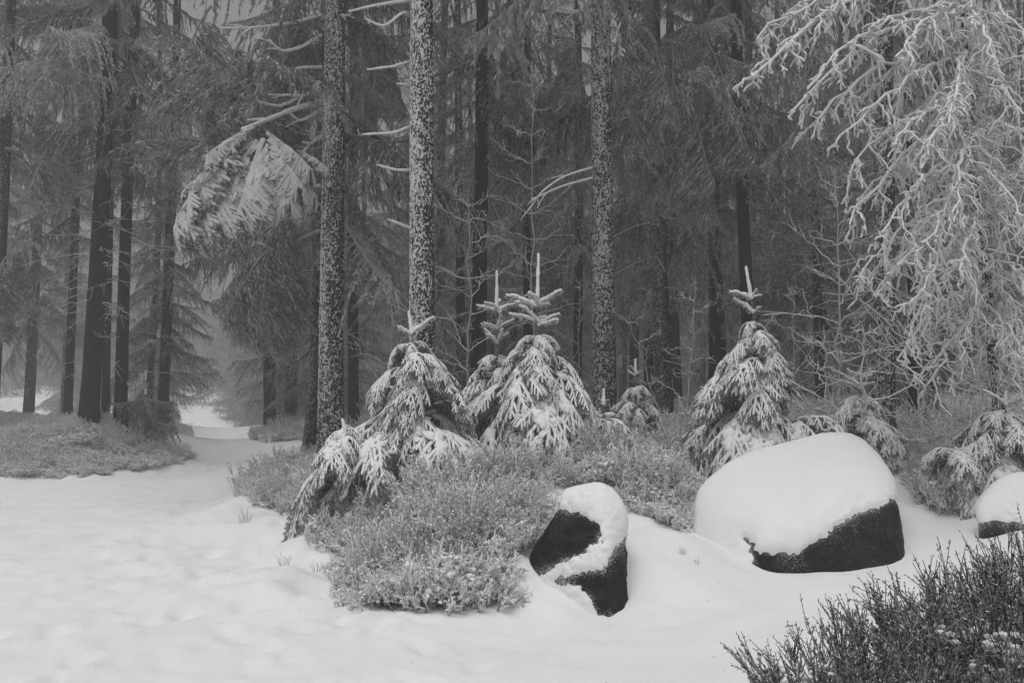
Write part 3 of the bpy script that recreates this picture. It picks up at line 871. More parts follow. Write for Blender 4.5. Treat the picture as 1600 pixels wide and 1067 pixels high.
YS(1343, 12.8, 1.15, .62, "small young spruce with forked upturned top behind the large boulder", 8, (0, 0), lead=.08,
   whorls=[(0, 'stub', 4, 1), (.12, 'stub', 5, 1.1), (.24, 'low', 6, .5), (.38, 'low', 6, .8), (.55, 'low', 7, .95), (.75, 'low', 7, 1.0)])
YS(1245, 12.2, .5, .8, "flattened young spruce buried in snow left above the large boulder", 9, (0, 0), lead=.1,
   whorls=[(0, 'low', 6, .8), (.3, 'low', 6, .9)])
YS(1115, 12.7, .95, .55, "short young spruce tucked at the left foot of the tilted-tip spruce", 10, (-.03, 0), lead=.12,
   whorls=[(0, 'stub', 4, .9), (.25, 'mid', 5, .8), (.5, 'low', 6, .9)])
YS(1562, 10.95, 1.25, .85, "broad young spruce weighed flat by snow at the right edge", 11, (.04, 0), lead=.1,
   whorls=[(0, 'stub', 3, .9), (.12, 'low', 5, .5), (.25, 'low', 6, .7), (.4, 'low', 7, .9), (.55, 'low', 7, 1.0), (.75, 'hang', 7, 1.0)])
YS(1490, 10.9, .7, .62, "low snow-covered spruce above the small right boulder", 12, (0, 0), lead=.1,
   whorls=[(0, 'low', 7, .75), (.4, 'hang', 6, .7)])
YS(228, 21.6, 1.2, .72, "dark misty young spruce at the foot of the leaning left trunk", 13, (0, 0), lead=.1,
   whorls=[(.1, 'mid', 6, .8), (.3, 'low', 6, .9), (.55, 'low', 7, 1.1), (.8, 'hang', 7, 1.1)], dark=True)
YS(618, 11.9, 1.0, .8, "low young spruce spreading under the left side of the wide one", 15, (0, 0), lead=.08,
   whorls=[(0, 'low', 5, .7), (.3, 'low', 6, .9), (.6, 'hang', 6, .9)])
YS(700, 12.4, .9, .7, "low young spruce hidden between the wide spruce and the slim-topped one", 14, (0, 0), lead=.1,
   whorls=[(0, 'low', 6, .8), (.4, 'hang', 6, .9)])

# ------------------------------------------------------------------ frosted larch and saplings
def arch(P0, P1, up, n=14):
    t = np.linspace(0, 1, n)[:, None]
    return P0 * (1 - t) + P1 * t + np.array([0, 0, 1.0]) * up * 4 * t * (1 - t)
def larch_branch(mb, P, r0, rs, sec=9, sl=.45, sag=.55, ter=True):
    n = len(P); t = np.linspace(0, 1, n)
    P = P.copy(); P[1:] += rs.normal(0, .022, (n - 1, 3))
    tube(mb, P, r0 * (1 - .55 * t), 6, .8, 0, lump=.22)
    T = unit(np.gradient(P, axis=0))
    for i in range(sec):
        q = .12 + .86 * (i + rs.rand()) / sec; k = min(n - 1, int(q * n))
        p0 = P[k]; l = sl * rs.uniform(.4, 1.2) * (1.1 - .5 * q)
        d = unit(T[k] * rs.uniform(.2, 1.0) + rs.normal(0, .55, 3) + [0, 0, -.25])
        m = 8; s = np.linspace(0, 1, m)
        C = p0 + np.outer(s * l, d) + np.outer(-sag * l * s ** 1.7, [0, 0, 1]); C[1:] += rs.normal(0, .013, (m - 1, 3))
        tube(mb, C, r0 * .62 * (1 - .4 * s), 5, .8, 0, lump=.3)
        if ter:
            for j in range(rs.randint(3, 7)):
                kk = rs.randint(2, m); l2 = l * rs.uniform(.2, .45)
                d2 = unit(unit(C[kk] - C[kk - 1]) + rs.normal(0, .6, 3)); s2 = np.linspace(0, 1, 5)
                C2 = C[kk] + np.outer(s2 * l2, d2) + np.outer(-.4 * l2 * s2 ** 2, [0, 0, 1])
                tube(mb, C2, r0 * .48 * (1 - .35 * s2), 4, .8, 0, lump=.3)

def larch():
    rs = np.random.RandomState(41)
    Y = 11.3
    base = W(1548, 700, Y); top = W(1503, 60, Y)
    x0, y0 = base[0], Y
    z0 = gz(x0, y0)
    root = empty("frosted_larch", (x0, y0, z0))
    tag(root, "bare larch with thick white rime on every arching twig", "larch")
    loc = np.array([x0, y0, z0])
    H = 6.6; t = np.linspace(0, 1, 60)
    z = -.3 + t * (H + .3)
    ptop = W(1505, -60, Y)[0]
    C = np.stack([np.interp(z + z0, [z0, W(0, 610, Y)[2], W(0, 400, Y)[2], W(0, 130, Y)[2], H + z0], [x0, W(1540, 0, Y)[0], W(1520, 0, Y)[0], W(1507, 0, Y)[0], ptop]) - x0, np.zeros(60), z], -1)
    C[:, 0] += .02 * np.sin(z * 3)
    mb = MB(); tube(mb, C, .085 * (1 - .75 * t), 12, 0, 0, lump=.06)
    link("trunk", mb.mesh("trunk", [M_BARK_HEAVY]), root)
    def cx(zw): return np.array([np.interp(zw - z0, C[:, 2], C[:, 0]) + x0, Y, zw])
    spec = [  # start pixel height on trunk, end pixel, depth of end, arch
        (-40, 1175, 120, 10.0, .55), (-10, 1180, 60, 10.4, .5), (20, 1240, 170, 10.1, .4), (10, 1290, 100, 9.9, .3), (60, 1262, 195, 10.3, .3), (90, 1325, 205, 9.9, .25),
        (60, 1350, 150, 10.8, .2), (150, 1330, 265, 10.2, .3), (140, 1400, 230, 9.8, .2), (190, 1325, 350, 10.0, .35), (230, 1350, 300, 10.6, .25), (230, 1380, 360, 9.8, .25),
        (300, 1335, 440, 10.2, .3), (290, 1400, 420, 9.8, .2), (340, 1365, 460, 10.4, .3), (330, 1430, 470, 9.7, .15), (380, 1420, 520, 10.2, .2),
        (-30, 1600, 60, 10.2, .2), (40, 1680, 120, 10.4, .3), (110, 1620, 200, 10.0, .2), (110, 1700, 110, 10.6, .2), (200, 1660, 260, 10.3, .3), (260, 1600, 340, 9.9, .2), (290, 1700, 310, 10.6, .3),
        (330, 1640, 430, 10.2, .3), (400, 1620, 470, 10.0, .2), (440, 1690, 480, 10.5, .3), (480, 1600, 560, 10.1, .1), (80, 1480, 190, 9.5, .15), (200, 1490, 330, 9.5, .15), (330, 1500, 420, 9.6, .1),
        (-60, 1220, 40, 10.9, .5), (-80, 1300, 20, 10.2, .4), (30, 1400, 90, 9.8, .3), (130, 1440, 260, 9.7, .2), (260, 1450, 380, 9.7, .2), (0, 1560, 110, 9.8, .2), (440, 1400, 560, 10.4, .25), (470, 1450, 600, 10.6, .15), (500, 1590, 610, 10.6, .15), (450, 1500, 560, 10.4, .15), (420, 1600, 520, 10.7, .2)]
    for (ps, ex, ey, eY, up) in spec:
        P0 = cx(W(0, ps, Y)[2]); P1 = W(ex, ey, eY)
        mb = MB(); ln = np.linalg.norm(P1 - P0)
        P = arch(P0, P1, up * .7)
        larch_branch(mb, P - loc, .014 + .0045 * ln, rs, sec=max(6, int(9.5 * ln)), sl=.37)
        link("branch", mb.mesh("branch", [M_TWIG]), root)
    mb = MB()
    for i in range(90):
        zz = rs.uniform(.8, 5.8); p = cx(zz + z0) - loc; a = rs.uniform(0, 6.28); l = rs.uniform(.25, .8)
        e = p + np.array([math.cos(a) * l, math.sin(a) * l, rs.uniform(-.25, .2) * l])
        larch_branch(mb, arch(p, e, .08, 9), .009, rs, sec=6, sl=.24)
    o = link("fine_twigs", mb.mesh("fine_twigs", [M_TWIG]), root); o["kind"] = "stuff"
larch()

def sapling(px, Y, H, lab, seed, spread=.55, r=.016, lean=(0, 0), nb=18, cat="sapling", rime=.62, bare=.25, group="bare frosted saplings", up=.75, name="bare_sapling"):
    rs = np.random.RandomState(seed)
    x = (px - 800) / F * Y
    root = empty(name, (x, Y, gz(x, Y)))
    tag(root, lab, cat, group)
    n = 16; t = np.linspace(0, 1, n)
    C = np.stack([lean[0] * H * t ** 1.3, lean[1] * H * t, H * t - .1], -1); C[1:] += rs.normal(0, .012 * H ** .5, (n - 1, 3)) * [1, 1, .2]
    mb = MB(); tube(mb, C, r * (1 - .65 * t), 5, rime - .1, 0, lump=.15); link("trunk", mb.mesh("trunk", [M_TWIG]), root)
    a = rs.uniform(0, 6)
    for i in range(nb):
        q = bare + (1 - bare) * (i + rs.rand()) / nb; k = min(n - 2, int(q * n))
        a += 2.4 + rs.normal(0, .4); l = spread * H * .5 * (1.15 - q) * rs.uniform(.5, 1.2) + .12
        m = 9; s = np.linspace(0, 1, m)
        d = np.array([math.cos(a), math.sin(a) * .8, rs.uniform(.3, 1) * up])
        P = C[k] + np.outer(s * l, unit(d)) + np.outer(rs.uniform(-.3, .25) * l * s ** 2, [0, 0, 1]); P[1:] += rs.normal(0, .018, (m - 1, 3))
        mb = MB(); tube(mb, P, r * .62 * (1 - .55 * s), 4, rime, 0, lump=.2)
        for j in range(rs.randint(3, 7)):
            kk = rs.randint(2, m); l2 = l * rs.uniform(.2, .5); d2 = unit(unit(P[kk] - P[kk - 1]) + rs.normal(0, .5, 3) + [0, 0, .2]); s2 = np.linspace(0, 1, 5)
            Q = P[kk] + np.outer(s2 * l2, d2); Q[1:] += rs.normal(0, .01, (4, 3))
            tube(mb, Q, r * .42 * (1 - .4 * s2), 3, rime + .05, 0, lump=.2)
        link("branch", mb.mesh("branch", [M_TWIG]), root)
sapling(732, 15, 4.3, "bare sapling fanning out right of the brightest rimed trunk", 51, .7)
sapling(832, 16, 6.6, "tallest bare sapling rising thin between the dark trunk and the rimed central trunk", 52, .42, nb=26, bare=.4)
sapling(1312, 13.6, 4.2, "bare upright sapling left of the larch", 53, .6, nb=20, rime=.7)
sapling(1072, 13.5, 2.6, "thin bare sapling in front of the slim speckled trunk", 54, .6, lean=(.06, 0), nb=9, r=.012)
sapling(1040, 14.2, 2.2, "left-leaning bare sapling beside the little open young spruce", 55, .5, lean=(-.25, 0), nb=8, r=.012)
sapling(1350, 12.4, 1.9, "low bushy sapling with curved white arms behind the large boulder", 56, 1.1, nb=10, r=.022, rime=.85, up=.4, bare=.1)
sapling(1290, 12.9, 1.7, "low crooked sapling between the tilted-tip spruce and the forked-top spruce", 57, 1.0, nb=9, r=.018, rime=.8, up=.5, bare=.1)
sapling(1610, 12.5, 5.2, "dense frosted sapling behind the larch at the right edge", 58, .8, nb=34, r=.02, rime=.75, bare=.1)
sapling(1440, 12.8, 4.2, "dense frosted sapling filling the space left behind the larch trunk", 59, .8, nb=20, r=.016, rime=.7, bare=.1)
sapling(1530, 14.0, 4.8, "tangled frosted sapling directly behind the larch", 60, .8, nb=22, r=.018, rime=.75, bare=.1)
sapling(610, 15.5, 3.0, "small bare sapling left of the brightest rimed trunk", 61, .6, nb=10, r=.011)
sapling(905, 17, 2.9, "small bare sapling left of the rimed central trunk", 62, .8, nb=12, r=.010)
sapling(1240, 14.5, 2.6, "small bare sapling right behind the tilted-tip spruce", 63, .8, nb=12, r=.011)

for i, (px, Y, H, lb) in enumerate([(1000, 13.2, .7, "low frosted shrub at the foot of the speckled trunk right of centre"), (1085, 13.0, .8, "low frosted shrub left beside the short young spruce"),
        (1275, 12.6, .8, "low frosted shrub above the left shoulder of the largest boulder"), (1400, 12.6, .9, "low frosted shrub behind the right end of the largest boulder"), (1445, 12.0, .8, "low frosted shrub in front of the stacked snowy spruce"),
        (1490, 13.0, 1.1, "taller frosted shrub left beside the larch foot"), (1585, 12.4, 1.0, "frosted shrub right beside the larch foot"), (900, 13.6, .6, "small frosted shrub between the tallest young spruce and the low round one"),
        (1150, 13.4, 1.0, "frosted shrub half hidden behind the tilted-tip spruce"), (1560, 11.6, .7, "low frosted shrub behind the broad flattened spruce")]):
    sapling(px, Y, H, lb, 400 + i, 1.6, nb=14, r=.011, rime=.8, up=.7, bare=.05, cat="shrub", group="low frosted shrubs", name="frosted_shrub")

# ------------------------------------------------------------------ branches and boughs of the near trunks
def limb(root, z0, cen, Y, pts, r, name="branch", twigs=3, seed=0, mat=None):
    rs = np.random.RandomState(seed)
    P = np.array([W(a, b, c) for a, b, c in pts]) 
    loc = np.array(root.location)
    tt = np.linspace(0, 1, len(P)); t = np.linspace(0, 1, 14)
    Q = np.stack([np.interp(t, tt, P[:, c]) for c in range(3)], -1)
    for _ in range(2): Q[1:-1] = (Q[:-2] + 2 * Q[1:-1] + Q[2:]) / 4
    mb = MB(); tube(mb, Q - loc, r * (1 - .5 * t), 6, .85, 0, lump=.25)
    for j in range(twigs):
        k = rs.randint(4, 13); l = rs.uniform(.1, .35); d = unit(unit(Q[k] - Q[k - 1]) + rs.normal(0, .4, 3)); s = np.linspace(0, 1, 5)
        tube(mb, Q[k] - loc + np.outer(s * l, d) + np.outer(-.2 * l * s ** 2, [0, 0, 1]), r * .5 * (1 - .4 * s), 4, .85, 0, lump=.2)
    return link(name, mb.mesh(name, [mat or M_TWIG]), root)
for i, pts in enumerate([
    [(640, 2, 13.5), (600, 6, 13.3), (545, 18, 13.1)], [(640, 25, 13.5), (630, 18, 13.3), (600, 44, 13.2), (572, 30, 13.1)],
    [(640, 97, 13.5), (615, 104, 13.3), (574, 109, 13.2)], [(640, 133, 13.5), (620, 131, 13.4)],
    [(642, 198, 13.5), (615, 208, 13.3), (567, 210, 13.2)], [(644, 266, 13.5), (620, 266, 13.3), (590, 258, 13.2)],
    [(646, 358, 13.5), (625, 350, 13.4), (606, 343, 13.3)], [(672, 137, 13.5), (680, 138, 13.4)]]):
    limb(t655, z655, c655, 13.5, pts, .028, seed=i, twigs=0)
for i, pts in enumerate([
    [(502, 24, 16), (460, 36, 15.7), (400, 44, 15.3), (345, 44, 15.1)], [(502, 55, 16), (470, 75, 15.6), (440, 82, 15.4), (420, 62, 15.3)],
    [(502, 105, 16), (470, 106, 15.7), (430, 115, 15.5)], [(502, 125, 16), (480, 150, 15.7), (420, 148, 15.3)],
    [(502, 142, 16), (470, 150, 15.7), (440, 168, 15.4), (405, 160, 15.2)], [(502, 160, 16), (460, 170, 15.4), (420, 186, 15.0), (378, 203, 14.7)],
    [(502, 172, 16), (470, 190, 15.7), (455, 180, 15.6)], [(502, 212, 16), (485, 225, 15.8), (472, 222, 15.7)], [(530, 25, 16), (545, 24, 15.9)],
    [(500, 290, 16), (470, 292, 15.8)], [(500, 360, 17.4), (470, 372, 17.2), (440, 392, 17), (405, 380, 16.8)], [(500, 318, 17.4), (460, 330, 17.2), (420, 355, 17.1)]]):
    limb(t520, z520, c520, 16, pts, .055 if i == 5 else .034, seed=20 + i, twigs=3)
for i, pts in enumerate([[(925, 16, 15.5), (890, 18, 15.3), (862, 5, 15.2)], [(925, 262, 15.5), (880, 275, 15.2), (845, 300, 15), (825, 330, 14.9)], [(925, 278, 15.5), (880, 290, 15.1), (830, 312, 14.9)],
                         [(952, 42, 15.5), (960, 38, 15.3)]]):
    limb(t940, z940, c940, 15.5, pts, .022, seed=40 + i, twigs=3)

FAN = {}
def bough_fan(root, origin, spec, kinds, name="snowy_bough", seed=0, scale=1.0, label=None, arrs=None, mats=None):
    """boughs leaving one point of a limb: (azimuth deg, tilt down deg, length factor, offset along)"""
    rs = np.random.RandomState(seed)
    loc = np.array(root.location)
    for (az, tilt, s, off) in spec:
        if arrs is None: arr = YB[kinds[rs.randint(len(kinds))]][rs.randint(3)][0]
        else: arr = arrs[rs.randint(len(arrs))]
        if id(arr) not in FAN:
            mb = MB(); mb.merge(arr); FAN[id(arr)] = mb.mesh(name, mats or [M_SNOW, M_FOLN], smooth=mats is None)
        a = rad(az)
        Rm = rotz(a) @ roty(rad(tilt)) @ rotx(rs.normal(0, .15))
        p = np.array(origin) - loc + np.array(off)
        o = link(name, FAN[id(arr)], root, tuple(p), Matrix(Rm.tolist()).to_euler(), s * scale)
        if label: o["label"] = label

o0 = W(388, 205, 14.7)
bough_fan(t520, o0, [(188, 50, 1.72, (0, 0, 0)), (200, 56, 1.5, (.1, -.1, -.15)), (184, 40, 1.1, (-.1, .1, -.1)), (215, 60, 1.35, (.2, -.15, -.2)), (235, 64, 1.2, (.3, -.2, -.2)), (262, 60, .95, (.4, -.25, -.3)),
                     (300, 56, .95, (.5, -.15, -.35)), (322, 46, 1.0, (.4, -.1, -.15)), (342, 33, .92, (.3, 0, -.05)), (352, 44, .9, (.45, 0, -.3)), (330, 62, .75, (.6, -.1, -.55)), (195, 30, .8, (.15, -.2, .0)), (350, 25, .55, (.75, .1, -.3))],
          None, name="snowy_bough", seed=5, scale=1.0, arrs=[YB['big'][i][0] for i in range(3)], mats=[M_SNOW_B, M_FOLN], label="snow-whitened bough hanging out over the path")
dk = [bough_arr(93, 2.0, 1.3, 1.5, .02, .17, .5, .5, 1.2), bough_arr(94, 1.8, 1.3, 1.6, .02, .17, .46, .5, 1.4)]
for (px, py, Y, s) in [(455, 330, 17, .8), (440, 380, 16.8, .8), (420, 390, 16.6, .75), (470, 420, 17, .6), (425, 440, 16.9, .6), (395, 400, 16.8, .55), (445, 470, 17, .5)]:
    o1 = W(px, py, Y)
    bough_fan(t490, o1, [(200, 35, s, (0, 0, 0)), (235, 45, s * .9, (0, 0, 0)), (270, 50, s * .8, (0, 0, -.05)), (180, 55, s * .8, (0, .1, -.1))], None, name="hanging_bough", seed=int(px), arrs=dk, mats=[M_FOL])

lt = [bough_arr(95, 2.0, 1.2, 1.3, .02, .16, .62, .5, 1.0), bough_arr(96, 2.3, 1.1, 1.6, .02, .17, .55, .45, 1.1)]
tL, tR = TREES[22][0], TREES[4][0]
for (root, px, py, Y, s, az, aa) in [(tL, 75, 232, 20, .6, 200, dk), (tL, 60, 240, 20.2, .6, 320, dk), (tL, 95, 250, 20, .4, 280, dk), (tL, 10, 400, 22, .7, 250, dk), (tL, 0, 450, 22.4, .6, 300, dk), (tL, 30, 380, 22.2, .7, 330, dk),
        (t490, 330, 10, 18, .9, 200, lt), (t490, 380, 60, 18, .9, 230, dk), (t490, 430, 50, 17.6, .9, 260, dk), (t490, 450, 120, 17.8, .8, 250, lt), (t490, 400, 135, 18, .85, 220, lt), (t490, 350, 100, 18.4, .8, 210, dk), (t490, 470, 20, 17.4, .8, 280, dk),
        (TREES[11][0], 580, 20, 21, .9, 280, dk), (TREES[11][0], 570, 90, 21, .8, 260, dk), (TREES[11][0], 600, 60, 22, .9, 320, dk),
        (TREES[9][0], 800, 40, 19.5, .8, 300, lt), (TREES[9][0], 860, 120, 20, .8, 250, lt), (TREES[9][0], 820, 200, 20, .8, 280, dk), (TREES[9][0], 890, 60, 19.5, .7, 300, lt),
        (tR, 990, 10, 17, .8, 240, lt), (tR, 1010, 40, 17, .8, 300, lt), (tR, 1050, 70, 17.5, .85, 270, lt), (tR, 1010, 130, 17.4, .75, 230, lt), (tR, 1070, 150, 17.6, .8, 310, lt),
        (tR, 1100, 60, 18, .9, 320, lt), (tR, 1040, 210, 18, .7, 260, lt), (tR, 1000, 200, 18, .6, 250, lt), (tR, 1090, 240, 18.4, .7, 290, lt), (tR, 1120, 120, 18, .8, 330, lt)]:
    bough_fan(root, W(px, py, Y), [(az, 50, s, (0, 0, 0)), (az + 40, 58, s * .9, (.1, .1, -.1)), (az - 40, 55, s * .9, (-.1, .1, -.05))], None, name="hanging_bough", seed=int(px), arrs=aa, mats=[M_FOL])

# ------------------------------------------------------------------ trail markers on the marked trunk
def marker(py, lab, ring):
    x = 510; Yf = 16 - .245
    p = W(x, py, Yf)
    root = empty("trail_marker", tuple(p)); tag(root, lab, "trail marker", None)
    w, h, d = .108, .082 if not ring else .086, .008
    def plate(name, poly_pts, y, mat, thick=.004):
        mb = MB(); n = len(poly_pts)
        A = np.array([[a, y, b] for a, b in poly_pts]); B = A + [0, thick, 0]
        V = np.vstack([A, B]); 
        mb.add(V, np.array([list(range(n))])); mb.add(V, np.array([list(range(2 * n - 1, n - 1, -1))]))
        mb.add(V, np.array([[i, i + n, (i + 1) % n + n, (i + 1) % n] for i in range(n)]))
        return link(name, mb.mesh(name, mat, smooth=False), root)
    plate("plate", [(-w / 2, -h / 2), (w / 2, -h / 2), (w / 2, h / 2), (-w / 2, h / 2)], 0, M_SIGNW, .012)
    if not ring:
        plate("symbol", [(-.032, -.02), (.032, -.02), (.032, .02), (-.032, .02)], -.003, M_SIGND)
    else:
        a = np.linspace(rad(35), rad(325), 18)
        mb = MB(); ro, ri = .028, .018
        V = np.vstack([np.stack([ro * np.cos(a), np.full(18, -.003), ro * np.sin(a)], -1), np.stack([ri * np.cos(a), np.full(18, -.003), ri * np.sin(a)], -1)])
        mb.add(V, np.array([[i, i + 1, i + 19, i + 18] for i in range(17)]))
        link("symbol", mb.mesh("symbol", M_SIGND, smooth=False), root)
    root.rotation_euler = (0, rad(-2 if ring else 3), rad(8))
marker(564, "small white plaque with a dark bar, upper of two on the marked trunk", False)
marker(575, "small white plaque with a dark open ring, lower of two on the marked trunk", True)

# ------------------------------------------------------------------ heather, bilberry and grass
def heather_arr(seed, nst=16, h=.3, sp=.13, rr=.0042, shoots=6, blobs=6, blob_r=.05, rime=.55, fan=.6, segs=5, leaf=.024, nleaf=6, lw=.009):
    global R
    keep = R; R = np.random.RandomState(seed)
    mb, sn = MB(), MB()
    for i in range(nst):
        a = R.uniform(0, 6.28); r = sp * math.sqrt(R.rand()); p0 = np.array([math.cos(a) * r, math.sin(a) * r, -.03])
        l = h * R.uniform(.6, 1.25); d = unit([math.cos(a) * fan * R.uniform(.2, 1.2) + R.normal(0, .15), math.sin(a) * fan * R.uniform(.2, 1.2) + R.normal(0, .15), 1])
        s = np.linspace(0, 1, segs)
        C = p0 + np.outer(s * l, d) + np.outer(.12 * l * s ** 2, [-d[0], -d[1], .4]); C[1:] += R.normal(0, .009, (segs - 1, 3))
        tube(mb, C, rr * (1 - .35 * s), 3, np.linspace(rime - .65, rime + .25, segs), 0, cap=False)  # stem feet darkened as painted shade for depth, tips rimed
        for j in range(shoots):
            u = R.uniform(.25, .95); p1 = np.array([np.interp(u, s, C[:, c]) for c in range(3)])
            d2 = unit(d + R.normal(0, .38, 3) + [0, 0, .25]); l2 = l * R.uniform(.15, .4); s2 = np.linspace(0, 1, 3)
            tube(mb, p1 + np.outer(s2 * l2, d2), rr * .8 * (1 - .3 * s2), 3, rime + R.uniform(-.15, .25), 0, cap=False)
            if nleaf:
                uu = R.uniform(.1, 1.05, nleaf)
                kites(mb, p1 + np.outer(uu * l2, d2), d2 * .8 + R.normal(0, .55, (nleaf, 3)), leaf * R.uniform(.6, 1.3, nleaf), lw, rime - .06 + R.normal(0, .3, nleaf), 0, cross=False)
    for i in range(blobs):        # irregular pads of snow caught between the twigs
        a = R.uniform(0, 6.28); r = sp * 1.3 * math.sqrt(R.rand()); c = np.array([math.cos(a) * r, math.sin(a) * r, h * R.uniform(.05, .7)])
        for k in range(R.randint(9, 17)):
            q = blob_r * R.uniform(.15, .5)
            blob(sn, c + R.normal(0, .75, 3) * blob_r * [1, 1, .45], q, .9, 0, R.uniform(.5, .9), seg=5, rings=4)
    R = keep
    return mb, sn
def heather_obj(name, seed, **k):
    mb, sn = heather_arr(seed, **k)
    v, f, r, mi = sn.arrays(); n0 = mb.n
    mb.v.append(v); mb.r.append(r); mb.f += [q + n0 for q in f]; mb.mi += [m + 1 for m in mi]; mb.n += len(v)
    return mb.mesh(name, [M_HEATH, M_SNOW])
P_H = [heather_obj("heather_plant", 801, nst=24, h=.20, sp=.15, blobs=15, blob_r=.036, rime=.95, rr=.005, fan=.9, shoots=8), heather_obj("heather_plant", 802, nst=24, h=.18, sp=.16, blobs=17, blob_r=.042, rime=1.0, rr=.005, fan=1.1, shoots=8),
       heather_obj("heather_plant", 803, nst=24, h=.28, blobs=7, blob_r=.032, rime=.8, rr=.0042, fan=.6, shoots=9), heather_obj("heather_plant", 804, nst=26, h=.24, blobs=11, blob_r=.036, rime=.88, rr=.0045, fan=.7, shoots=9),
       heather_obj("snowy_cushion", 805, nst=26, h=.15, sp=.18, blobs=12, blob_r=.038, rime=1.0, rr=.005, fan=1.3, shoots=8)]
P_G = []
def grass_mesh(seed, n=26, h=.35, w=.004, rime=.35, bend=.8):
    rs = np.random.RandomState(seed); mb = MB()
    for i in range(n):
        a = rs.uniform(0, 6.28); p0 = np.array([rs.normal(0, .04), rs.normal(0, .04), -.02]); l = h * rs.uniform(.5, 1.2)
        s = np.linspace(0, 1, 6); d = np.array([math.cos(a), math.sin(a), 0])
        b = bend * rs.uniform(.2, 1.2)
        C = p0 + np.outer(l * s ** 1.5 * b * .6, d) + np.outer(l * (s - .45 * b * s ** 2.5), [0, 0, 1])
        tube(mb, C, w * (1 - .6 * s), 3, rime, 0, cap=False)
    return mb.mesh("grass_tuft", [M_DEADGRASS])
G_MESH = [grass_mesh(61, 9, .32, .004, .15), grass_mesh(62, 14, .28, .004, .35, .6), grass_mesh(63, 22, .4, .005, .5, .7)]

MOUND = [(372,772),(368,735),(380,706),(430,690),(500,676),(640,672),(1000,690),(1100,672),(1600,655),(1600,740),(1545,770),(1500,830),(1455,835),(1425,760),(1390,705),(1330,668),(1180,700),(1100,735),
         (1070,790),(1060,822),(1010,818),(985,800),(930,745),(862,775),(812,870),(788,942),(700,962),(640,955),(565,948),(555,915),(520,893),(503,860),(500,820),(470,800),(440,803)]
LEFT = [(-400,750),(0,742),(120,746),(200,735),(250,728),(285,718),(345,706),(330,690),(300,672),(200,655),(-400,650)]
def scatter(poly, n, ymin, ymax, xr, seed, edge=0):
    rs = np.random.RandomState(seed)
    x = rs.uniform(xr[0], xr[1], n); y = rs.uniform(ymin, ymax, n)
    z = ground(x, y)
    px, py = proj(np.stack([x, y, z], -1))
    sd = poly_sd(px, py, poly)
    ok = sd > edge
    return x[ok], y[ok], z[ok], sd[ok]

def gn_scatter(name, lab, pts, scl, idx, protos, tilt=None):
    """one ground-cover object: copies of the plants listed in protos on real points"""
    me = bpy.data.meshes.new(name); me.vertices.add(len(pts)); me.vertices.foreach_set("co", np.asarray(pts, np.float32).ravel())
    rs = np.random.RandomState(len(pts))
    for nm, val, ty in (("scl", scl, 'FLOAT'), ("idx", idx, 'INT')):
        a = me.attributes.new(nm, ty, 'POINT'); a.data.foreach_set("value", np.asarray(val, np.int32 if ty == 'INT' else np.float32))
    eul = np.stack([np.zeros(len(pts)), np.zeros(len(pts)), rs.uniform(0, 6.28, len(pts))], -1)
    if tilt is not None:
        for i, (dx, dy, tl) in enumerate(tilt):
            a_ = math.atan2(dy, dx)
            eul[i] = (Matrix.Rotation(a_, 3, 'Z') @ Matrix.Rotation(tl, 3, 'Y') @ Matrix.Rotation(eul[i, 2], 3, 'Z')).to_euler()
    at_ = me.attributes.new("rot", 'FLOAT_VECTOR', 'POINT'); at_.data.foreach_set("vector", eul.astype(np.float32).ravel())
    ob = link(name, me); tag(ob, lab, None, None, "stuff")
    g = bpy.data.node_groups.new(name, 'GeometryNodeTree')
    g.interface.new_socket(name="Geometry", in_out='INPUT', socket_type='NodeSocketGeometry')
    g.interface.new_socket(name="Geometry", in_out='OUTPUT', socket_type='NodeSocketGeometry')
    gi, go = g.nodes.new("NodeGroupInput"), g.nodes.new("NodeGroupOutput")
    inst = g.nodes.new("GeometryNodeInstanceOnPoints"); g.links.new(gi.outputs[0], inst.inputs["Points"])
    join = g.nodes.new("GeometryNodeJoinGeometry")
    for p in reversed(protos):
        oi = g.nodes.new("GeometryNodeObjectInfo"); oi.inputs["Object"].default_value = p; oi.inputs["As Instance"].default_value = True
        oi.transform_space = 'ORIGINAL'
        g.links.new(oi.outputs["Geometry"], join.inputs[0])
    g.links.new(join.outputs[0], inst.inputs["Instance"]); inst.inputs["Pick Instance"].default_value = True
    def att(nm, ty):
        n = g.nodes.new("GeometryNodeInputNamedAttribute"); n.data_type = ty; n.inputs["Name"].default_value = nm; return n.outputs[0]
    g.links.new(att("idx", 'INT'), inst.inputs["Instance Index"])
    g.links.new(att("scl", 'FLOAT'), inst.inputs["Scale"])
    g.links.new(att("rot", 'FLOAT_VECTOR'), inst.inputs["Rotation"])
    g.links.new(inst.outputs[0], go.inputs[0])
    md = ob.modifiers.new("scatter", 'NODES'); md.node_group = g
    return ob

proto_at = [(1010, 11.6), (1025, 11.9), (880, 11.2), (1490, 11.2), (620, 9.4)]
PLAB = ["frosted heather plant right behind the low round spruce", "frosted heather plant just behind its neighbour left of the large boulder", "tall frosted heather plant behind the pointed boulder",
        "frosted heather plant above the small right boulder", "snow-covered heather cushion on the mound left of the pointed boulder"]
PROT = []
for (px, Y), me, lb in zip(proto_at, P_H, PLAB):
    x = (px - 800) / F * Y
    o = link("heather_plant", me, None, (x, Y, gz(x, Y))); tag(o, lb, "heather", "heather plants on the mound"); PROT.append(o)
x, y, z, sd = scatter(MOUND, 30000, 7, 17, (-7, 11), 1)
_k = ~((np.hypot(x - .58, y - 8.25) < .62) | (np.hypot((x - 3.55) / 1.5, y - 10.2) < 1.0) | (np.hypot(x - 5.3, y - 9.6) < .7)); x, y, z, sd = x[_k], y[_k], z[_k], sd[_k]
rs = np.random.RandomState(5)
